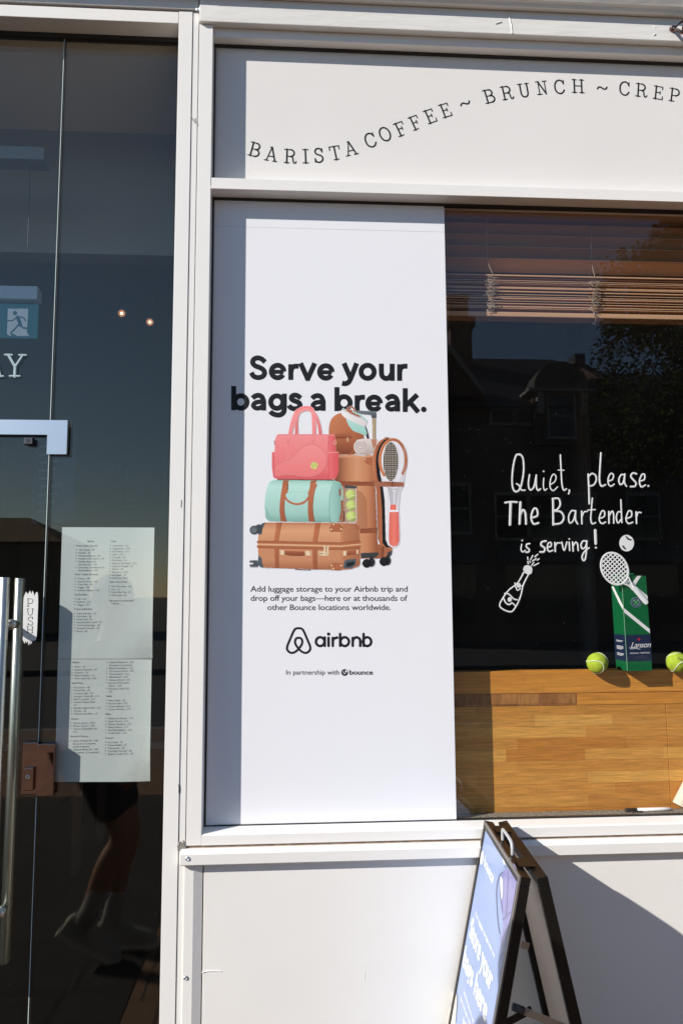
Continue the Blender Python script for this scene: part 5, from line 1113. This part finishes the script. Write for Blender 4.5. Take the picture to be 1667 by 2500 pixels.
# ------------------------------------------------------------------ chrome lamp on the fascia
lm = thing('fascia_lamp', 'chrome bracket lamp with dark red glass on the fascia end', 'lamp', (1.2, -.1, 3.3))
fz = lambda px, py, Y=-.12: P3(px, py, Y)
bm = BM(); tube(bm, [P3(1641, 70, FA+.002), fz(1648, 66), fz(1658, 57), fz(1670, 50), fz(1690, 46)], .004, 8); tube(bm, [P3(1643, 74, FA+.002), fz(1652, 73), fz(1664, 80), fz(1690, 86)], .005, 8); obj('bracket', bm, M['chrome'], lm, True)
bm = BM(); c = P3(1640, 72, FA); lathe(bm, c, (0, -1, 0), [(0, .012), (.004, .011), (.012, .006)], 14); obj('wall_plate', bm, M['chrome'], lm, True)
bm = BM(); ball(bm, fz(1676, 68), .017, 18, 12, (1, 1, .9)); obj('lamp_glass', bm, mat('dark_red_glass', (.06, .004, .006), .08), lm, True)

# ------------------------------------------------------------------ across the street (seen in the glass)
def vp(cx, cy, Yv):                                      # a point in the window's reflection becomes a real point over the road
    x, z = P(*C1(cx, cy), Yv); return Vector((x, -Yv, z))
brick_m = plank_mat('dark_brick', (.16, .085, .06), (.11, .06, .045), (.18, .16, .14), .24, .08, 'XZ', .9, .008, (8, 8))
roof_m = plank_mat('slate_roof', (.06, .06, .065), (.045, .045, .05), (.02, .02, .02), .3, .22, 'XZ', .7, .008, (6, 6))
stone_m = mat('pale_stone', (.36, .33, .29), .8, var=.15, vscale=3); dark_gl = mat('dark_panes', (.02, .022, .025), .05); pot_m = mat('clay_pot', (.45, .2, .08), .8, var=.2)
def win(parent, x, z, w, h, y, m_=stone_m):
    f = boxes('window', [(x-w/2-.08, x-w/2, y-.05, y+.06, z, z+h), (x+w/2, x+w/2+.08, y-.05, y+.06, z, z+h), (x-w/2-.08, x+w/2+.08, y-.05, y+.06, z+h+.001, z+h+.12), (x-w/2-.12, x+w/2+.12, y-.05, y+.10, z-.10, z-.001), (x-w/2, x+w/2, y-.04, y+.03, z+h*.48, z+h*.53)], m_, parent)
    boxes('panes', [(x-w/2, x+w/2, y-.03, y+.01, z, z+h)], dark_gl, f)
def house(x0, x1, eave, ridge, label, gable=None, dormer=None, shops=True, y=-22.0, dep=8.0, wm=brick_m):
    h = thing('terraced_house', label, 'house', ((x0+x1)/2, y-dep/2, 0), 'houses across the street')
    boxes('wall', [(x0, x1, y-dep, y, 0, eave)], wm, h)
    bm = BM(); prism(bm, [(x0, y+.35, eave-.02), (x0, y-dep/2, ridge), (x0, y-dep-.3, eave-.02), (x0, y-dep/2, eave-.0)], (x1-x0, 0, 0)); rf = obj('roof', bm, roof_m, h)
    return h, rf
E0 = vp(300, 1405, 22).z; R0 = vp(500, 1086, 26).z
xa, xb = P(760, 1000, 22)[0], vp(278, 1200, 22).x
h1, rf1 = house(xa, xb-.01, E0, R0+.05, 'brick house with gabled front and tall chimney across the street')
bm = BM(); ax_ = vp(40, 1040, 21.6); bl_ = vp(268, 1322, 21.6)
prism(bm, [(ax_.x-(bl_.x-ax_.x), -22.0, bl_.z), (ax_.x, -22.0, ax_.z), (bl_.x, -22.0, bl_.z)], (0, .3, 0)); obj('gable', bm, brick_m, h1)
bm = BM(); d = Vector((0, 0, .22))
for s in (-1, 1):
    q = Vector((ax_.x+s*(bl_.x-ax_.x)*1.03, -22, bl_.z-.1)); p = Vector((ax_.x, -22, ax_.z))
    hexa(bm, [p+Vector((0, -1.2, .01)), p+Vector((0, .55, .01)), q+Vector((0, .55, 0)), q+Vector((0, -1.2, 0)), p+Vector((0, -1.2, .01))+d, p+Vector((0, .55, .01))+d, q+Vector((0, .55, 0))+d, q+Vector((0, -1.2, 0))+d])
obj('bargeboard', bm, stone_m, h1)
c0, c1_ = vp(30, 870, 25).x, vp(185, 870, 25).x; zt_ = vp(100, 850, 25).z
boxes('chimney', [(c0, c1_-.12, -25.5, -24.4, E0, zt_-.35), (c0-.1, c1_, -25.6, -24.3, zt_-.35, zt_-.02)], brick_m, h1)
for k in (.22, .68): 
    bm = BM(); lathe(bm, (c0+(c1_-c0)*k, -25, zt_-.02), (0, 0, 1), [(0, .26), (.1, .22), (.9, .2), (.95, .26), (1.05, .26)], 12); obj('chimney_pot', bm, pot_m, h1, True)
for k in (.2, .5, .8): win(h1, xa+(xb-xa)*k, 3.6, 1.0, 1.5, -22)
xc_, xd_ = xb, vp(1000, 1200, 22).x
h2, rf2 = house(xc_, xd_-.01, E0, R0, 'brick house with curved pediment dormer across the street')
d0, d1 = vp(600, 1300, 21.6).x, vp(955, 1300, 21.6).x; zc1 = vp(700, 1300, 21.6).z; zc0 = vp(700, 1640, 21.6).z; zp_ = vp(740, 1098, 21.6).z
boxes('dormer', [(d0, d1, -24.5, -21.75, zc0, zc1)], brick_m, h2)
bm = BM(); ring = [((d0+d1)/2+(d1-d0)/2*1.02*cos(t), -22.6, zc1+.1+(zp_-zc1-.1)*sin(t)) for t in np.linspace(0, math.pi, 17)]; prism(bm, ring, (0, 1.0, 0)); obj('pediment', bm, mat('dark_stone', (.11, .105, .09), .85, var=.3, vscale=4), h2)  # pediment in a darker, mottled stone tone
boxes('cornice', [(d0-.25, d1+.2, -22.5, -21.45, zc1+.001, zc1+.1)], stone_m, h2)
for x in (d0+.06, d1-.3): boxes('bracket', [(x, x+.22, -21.75, -21.5, zc1-.75, zc1)], stone_m, h2)
win(h2, (d0+d1)/2, vp(780, 1590, 21.7).z, vp(860, 1400, 21.7).x-vp(700, 1400, 21.7).x, vp(780, 1320, 21.7).z-vp(780, 1590, 21.7).z, -21.75)
for a_, b_ in ((320, 455), (480, 630), (950, 1120)): win(h2, (vp(a_, 1450, 22).x+vp(b_, 1450, 22).x)/2, vp(500, 1505, 22).z, vp(b_, 1450, 22).x-vp(a_, 1450, 22).x, vp(500, 1425, 22).z-vp(500, 1505, 22).z, -22)
for k in (.2, .5, .8): win(h2, xc_+(xd_-xc_)*k, 3.4, 1.0, 1.4, -22)
bm = BM(); p, q = vp(880, 1105, 24), vp(1235, 1345, 21.7)
hexa(bm, [p+Vector((0, -.2, -.5)), p+Vector((.4, -.2, -.5)), q+Vector((.4, 0, -.5)), q+Vector((0, 0, -.5)), p+Vector((0, -.2, 0)), p+Vector((.4, -.2, 0)), q+Vector((.4, 0, 0)), q]); obj('parapet', bm, brick_m, h2)
boxes('finial', [(vp(850, 1100, 24).x, vp(915, 1100, 24).x, -24.4, -23.8, vp(880, 1120, 24).z, vp(880, 1060, 24).z)], roof_m, h2)
h3, _ = house(xd_, xd_+7, vp(1100, 1420, 22).z, vp(1100, 1180, 26).z, 'lower brick house behind the street tree across the street')
for k in (.2, .5, .8): win(h3, xd_+7*k, 3.4, 1.0, 1.4, -22)
h4, _ = house(xd_+7.01, xd_+14, E0-.3, R0-.4, 'brick house at the far end of the terrace across the street')
for k in (.2, .5, .8): win(h4, xd_+7+7*k, 3.4, 1.0, 1.4, -22)
for hh, xx0, xx1 in ((h1, xa, xb), (h2, xc_, xd_), (h3, xd_, xd_+7)):
    boxes('shop_window', [(xx0+.5, xx1-.5, -22.02, -21.93, .6, 2.5)], dark_gl, hh); boxes('shop_fascia', [(xx0+.2, xx1-.2, -22.02, -21.8, 2.6, 3.1)], mat('dark_fascia', (.05, .06, .08), .5), hh)
# low building at the left with a tiled roof
lx0, lx1 = P(-1500, 1270, 30)[0], P(150, 1300, 30)[0]; le = P(0, 1322, 30)[1]; lr = P(0, 1264, 33)[1]; lq = P(74, 1264, 33)[0]
lb = thing('low_building', 'low rendered building with a brown tiled roof down the street', 'building', (lx0, -33, 0))
boxes('wall', [(lx0, lx1-.3, -36, -30.3, 0, le)], mat('tan_render', (.3, .24, .17), .9, var=.2, vscale=1), lb)
bm = BM(); prism(bm, [(lx0, -30, le), (lx0, -33, lr), (lx0, -36, le)], (.01, 0, 0)); bm.free(); bm = BM()
v = [bm.verts.new(p) for p in ((lx0, -30, le), (lx1, -30, le), (lx1, -36, le), (lx0, -36, le), (lx0, -33, lr), (lq, -33, lr))]
for q in ((0, 1, 5, 4), (1, 2, 5), (2, 3, 4, 5), (0, 4, 3), (3, 2, 1, 0)): bm.faces.new([v[i] for i in q])
obj('roof', bm, plank_mat('brown_tiles', (.24, .17, .10), (.19, .13, .08), (.08, .06, .04), .3, .25, 'XZ', .9, .01, (6, 6)), lb)
for k in (.5, .7, .88): win(lb, lx0+(lx1-lx0)*k, 1.0, 1.2, 1.3, -30.3)

# trees
leaf_m = mat('tree_leaves', (.055, .075, .014), 1, spec=.1, col2=(.03, .045, .010), vscale=3); bark_m = mat('bark', (.10, .08, .06), .9, var=.4, vscale=12, bump=.6)
def tree(x, y, zc__, rx, rz, trunk_r, label, seed, nleaf=5200, ls=.16):
    R_ = random.Random(seed); t = thing('street_tree', label, 'tree', (x, y, 0), 'street trees')
    bm = BM(); tube(bm, [(x, y, -.05), (x+.03, y, 1.2), (x-.05, y+.04, zc__-rz*.55), (x+.05, y, zc__)], [trunk_r*1.3, trunk_r, trunk_r*.8, trunk_r*.4], 12); tr = obj('trunk', bm, bark_m, t, True)
    cl = []
    bm = BM()
    for i in range(28):
        a = R_.uniform(0, 6.283); el_ = R_.uniform(-.5, 1.4); rr = R_.uniform(.55, .98)
        c = Vector((x+cos(a)*cos(el_)*rx*rr, y+sin(a)*cos(el_)*rx*rr, zc__+sin(el_)*rz*rr)); cl.append((c, R_.uniform(.36, .54)*rx))
        s = Vector((x, y, zc__-rz*R_.uniform(.25, .6))); tube(bm, [s, (s+c)/2+Vector((0, 0, .15)), c], [trunk_r*.35, trunk_r*.2, .015], 6)
    cl.append((Vector((x, y, zc__)), rx*.5)); obj('limb', bm, bark_m, tr)
    co, fa = [], []
    for i in range(nleaf):
        c, r = R_.choice(cl); d = Vector((R_.gauss(0, 1), R_.gauss(0, 1), R_.gauss(0, 1))).normalized()*r*R_.uniform(.4, 1.05)**.6
        p = c+d; u = Vector((R_.gauss(0, 1), R_.gauss(0, 1), R_.gauss(0, .6))).normalized(); w = u.cross(Vector((R_.gauss(0, 1), R_.gauss(0, 1), R_.gauss(0, 1)))).normalized(); s = ls*R_.uniform(.6, 1.2)
        k = len(co); co += [p-u*s*.5, p+w*s*.3, p+u*s*.5, p-w*s*.3]; fa.append((k, k+1, k+2, k+3))
    me = bpy.data.meshes.new('crown'); me.from_pydata(co, [], fa); add('crown', me, leaf_m, t)
tx, tz = P(1640, 1000, 13.5)
tree(tx+.75, -13.2, P(1640, 960, 13.5)[1], 2.3, 3.9, .17, 'leafy street tree across the road in front of the brick houses', 11, 46000, .125)
tree(tx+9, -13.2, 5.0, 2.4, 2.8, .16, 'leafy street tree further along the opposite pavement', 12, 5000)

# ------------------------------------------------------------------ passer-by on the pavement (reflected in the door)
pr = thing('person', 'passer-by in dark shorts, grey socks and trainers walking past the door', 'person', (-.9, -1.25, 0))
skin_m = mat('skin', (.27, .14, .09), .5, var=.1, vscale=12); dark_m = mat('dark_cloth', (.015, .016, .02), .85); sock_m = mat('grey_sock', (.30, .30, .30), .9, bump=.3, bscale=300); shoe_m = mat('grey_trainer', (.34, .34, .33), .6, var=.3, vscale=20); sole_m = mat('pale_sole', (.6, .6, .57), .7); hair_m = mat('brown_hair', (.03, .018, .01), .7, var=.4, vscale=40, stretch=(1, 1, .2))
O = Vector((-.89, -1.24, 0))
J = {'pelvis': (0, 0, .90), 'waist': (.01, 0, 1.03), 'chest': (.02, 0, 1.24), 'neck': (.03, 0, 1.43), 'headb': (.05, 0, 1.50), 'head': (.06, 0, 1.60), 'crown': (.05, 0, 1.67),
     'hipR': (.01, -.09, .87), 'kneeR': (.13, -.085, .50), 'ankR': (.05, -.08, .115), 'hipL': (-.01, .09, .87), 'kneeL': (.13, .06, .53), 'ankL': (-.03, .06, .18),
     'shR': (.02, -.17, 1.38), 'elR': (-.08, -.23, 1.12), 'wrR': (.02, -.25, .90), 'shL': (.02, .17, 1.38), 'elL': (.0, .24, 1.12), 'wrL': (.15, .24, .93)}
RAD = {'pelvis': (.15, .11), 'waist': (.125, .095), 'chest': (.15, .11), 'neck': (.052, .052), 'headb': (.06, .06), 'head': (.082, .075), 'crown': (.05, .05), 'hipR': .088, 'kneeR': .056, 'ankR': .036, 'hipL': .088, 'kneeL': .056, 'ankL': .036, 'shR': .052, 'elR': .038, 'wrR': .025, 'shL': .052, 'elL': .038, 'wrL': .025}
def skinned(name, pts, edges, rads, m_, parent, lev=2, rootk=0):
    me = bpy.data.meshes.new(name); me.from_pydata([O+Vector(p) for p in pts], edges, []); o = bpy.data.objects.new(name, me); COL.objects.link(o)
    sk = o.modifiers.new('s', 'SKIN'); sk.use_smooth_shade = True
    for i, r in enumerate(rads): me.skin_vertices[0].data[i].radius = r if isinstance(r, tuple) else (r, r)
    me.skin_vertices[0].data[rootk].use_root = True
    sb = o.modifiers.new('b', 'SUBSURF'); sb.levels = lev; sb.render_levels = lev
    m2 = bpy.data.meshes.new_from_object(o.evaluated_get(bpy.context.evaluated_depsgraph_get())); bpy.data.objects.remove(o)
    for p in m2.polygons: p.use_smooth = True
    m2.materials.clear(); return add(name, m2, m_, parent)
K = list(J); pts = [J[k] for k in K]; E_ = [('pelvis', 'waist'), ('waist', 'chest'), ('chest', 'neck'), ('neck', 'headb'), ('headb', 'head'), ('head', 'crown'), ('pelvis', 'hipR'), ('hipR', 'kneeR'), ('kneeR', 'ankR'), ('pelvis', 'hipL'), ('hipL', 'kneeL'), ('kneeL', 'ankL'), ('chest', 'shR'), ('shR', 'elR'), ('elR', 'wrR'), ('chest', 'shL'), ('shL', 'elL'), ('elL', 'wrL')]
edges = [(K.index(a), K.index(b)) for a, b in E_]; rads = [RAD[k] for k in K]
def grow(a, b, ra_, rb_, t=.35):                         # calf bulge
    i = len(pts); p, q = Vector(J[a]), Vector(J[b]); pts.append(tuple(p*(1-t)+q*t+Vector((-.02, 0, 0)))); rads.append(.057)
    edges.remove((K.index(a), K.index(b))); edges.append((K.index(a), i)); edges.append((i, K.index(b)))
grow('kneeR', 'ankR', 0, 0); grow('kneeL', 'ankL', 0, 0)
for s, wr in ((-1, 'wrR'), (1, 'wrL')):                  # hands: palm and five separate fingers
    w = Vector(J[wr]); pts.append(tuple(w+Vector((.01, 0, -.06)))); rads.append((.03, .014)); pi_ = len(pts)-1; edges.append((K.index(wr), pi_))
    for k, (dx, L_) in enumerate(((-.024, .055), (-.008, .068), (.008, .072), (.024, .064))):
        p1 = w+Vector((.01+dx, 0, -.085)); pts.append(tuple(p1)); rads.append(.0095); pts.append(tuple(p1+Vector((.003, -s*.006, -L_*.55)))); rads.append(.0088); pts.append(tuple(p1+Vector((.004, -s*.022, -L_)))); rads.append(.007); n_ = len(pts)
        edges += [(pi_, n_-3), (n_-3, n_-2), (n_-2, n_-1)]
    p1 = w+Vector((.042, -s*.012, -.04)); pts.append(tuple(p1)); rads.append(.011); pts.append(tuple(p1+Vector((.014, -s*.012, -.035)))); rads.append(.009); n_ = len(pts); edges += [(pi_, n_-2), (n_-2, n_-1)]
body = skinned('body', pts, edges, rads, skin_m, pr)
bm = BM(); c = O+Vector((.145, 0, 1.59)); lathe(bm, c-Vector((.02, 0, 0)), (1, 0, -.25), [(0, .013), (.02, .011), (.028, .004)], 8)
for s in (-1, 1): ball(bm, O+Vector((.055, s*.078, 1.59)), .03, 10, 8, (.8, .3, 1))
obj('face_detail', bm, skin_m, body, True)
bm = BM()
for s in (-1, 1): ball(bm, O+Vector((.128, s*.03, 1.615)), .010, 10, 8, (.5, 1.2, .8))
obj('eye', bm, M['gasket'], body, True)
bm = BM(); ball(bm, O+Vector((.125, 0, 1.545)), .02, 10, 6, (.5, 1.1, .3)); obj('mouth', bm, mat('lip', (.3, .1, .09), .5), body, True)
bm = BM(); ball(bm, O+Vector((.035, 0, 1.63)), .1, 20, 12, (.98, .86, .86)); obj('hair', bm, hair_m, pr, True)
skinned('shirt', [(0, 0, .93), (.01, 0, 1.05), (.02, 0, 1.24), (.03, 0, 1.40), (.02, -.175, 1.38), (-.05, -.22, 1.2), (.02, .175, 1.38), (.01, .22, 1.2)], [(0, 1), (1, 2), (2, 3), (2, 4), (4, 5), (2, 6), (6, 7)], [(.16, .125), (.14, .11), (.165, .125), (.07, .07), .068, .062, .068, .062], mat('navy_shirt', (.02, .025, .05), .85), pr)
skinned('shorts', [(0, 0, .94), (.01, -.09, .86), (.105, -.088, .585), (-.01, .09, .86), (.10, .075, .60)], [(0, 1), (1, 2), (0, 3), (3, 4)], [(.155, .12), .105, .088, .105, .088], dark_m, pr)
for kn, an, hd_, zf in (('kneeR', 'ankR', 1, 0), ('kneeL', 'ankL', .6, .02)):
    a = Vector(J[an]); k_ = Vector(J[kn]); d = (k_-a).normalized()
    bm = BM(); tube(bm, [O+a-d*.02, O+a+d*.05, O+a+d*.13, O+a+d*.14], [.046, .043, .051, .049], 16); obj('sock', bm, sock_m, pr, True)
    th_ = 0 if an == 'ankR' else rad(28); rotm = Matrix.Rotation(th_, 3, 'Y'); o3 = O+a
    f = lambda x, y, z: o3+rotm @ Vector((x, y, z))
    bm = BM(); zsole = -.115 if an == 'ankR' else -.105
    n_ = 9; prof = [(-.075, .030, .060), (-.06, .036, .085), (-.02, .040, .105), (.03, .042, .100), (.08, .046, .075), (.13, .049, .060), (.17, .045, .050), (.20, .032, .040), (.215, .012, .028)]
    rings = []
    for x, hw, hz in prof: rings.append([bm.verts.new(f(x, hw*cos(t), zsole+.022+(hz)*max(0, sin(t))*1.0)) for t in np.linspace(0, math.pi, 11)])
    for p, q in zip(rings, rings[1:]):
        for i in range(10): bm.faces.new((p[i], p[i+1], q[i+1], q[i]))
    bm.faces.new(rings[0]); bm.faces.new(rings[-1][::-1]); sh = obj('trainer', bm, shoe_m, pr, True)
    bm = BM(); top_, bot_ = [], []
    ol = [(-.085, -.02), (-.08, -.034), (-.02, -.042), (.06, -.047), (.13, -.052), (.18, -.047), (.215, -.028), (.225, 0), (.215, .028), (.18, .047), (.13, .052), (.06, .047), (-.02, .042), (-.08, .034), (-.085, .02)]
    prism(bm, [f(x, y, zsole) for x, y in ol], rotm @ Vector((0, 0, .024))); obj('sole', bm, sole_m, sh)
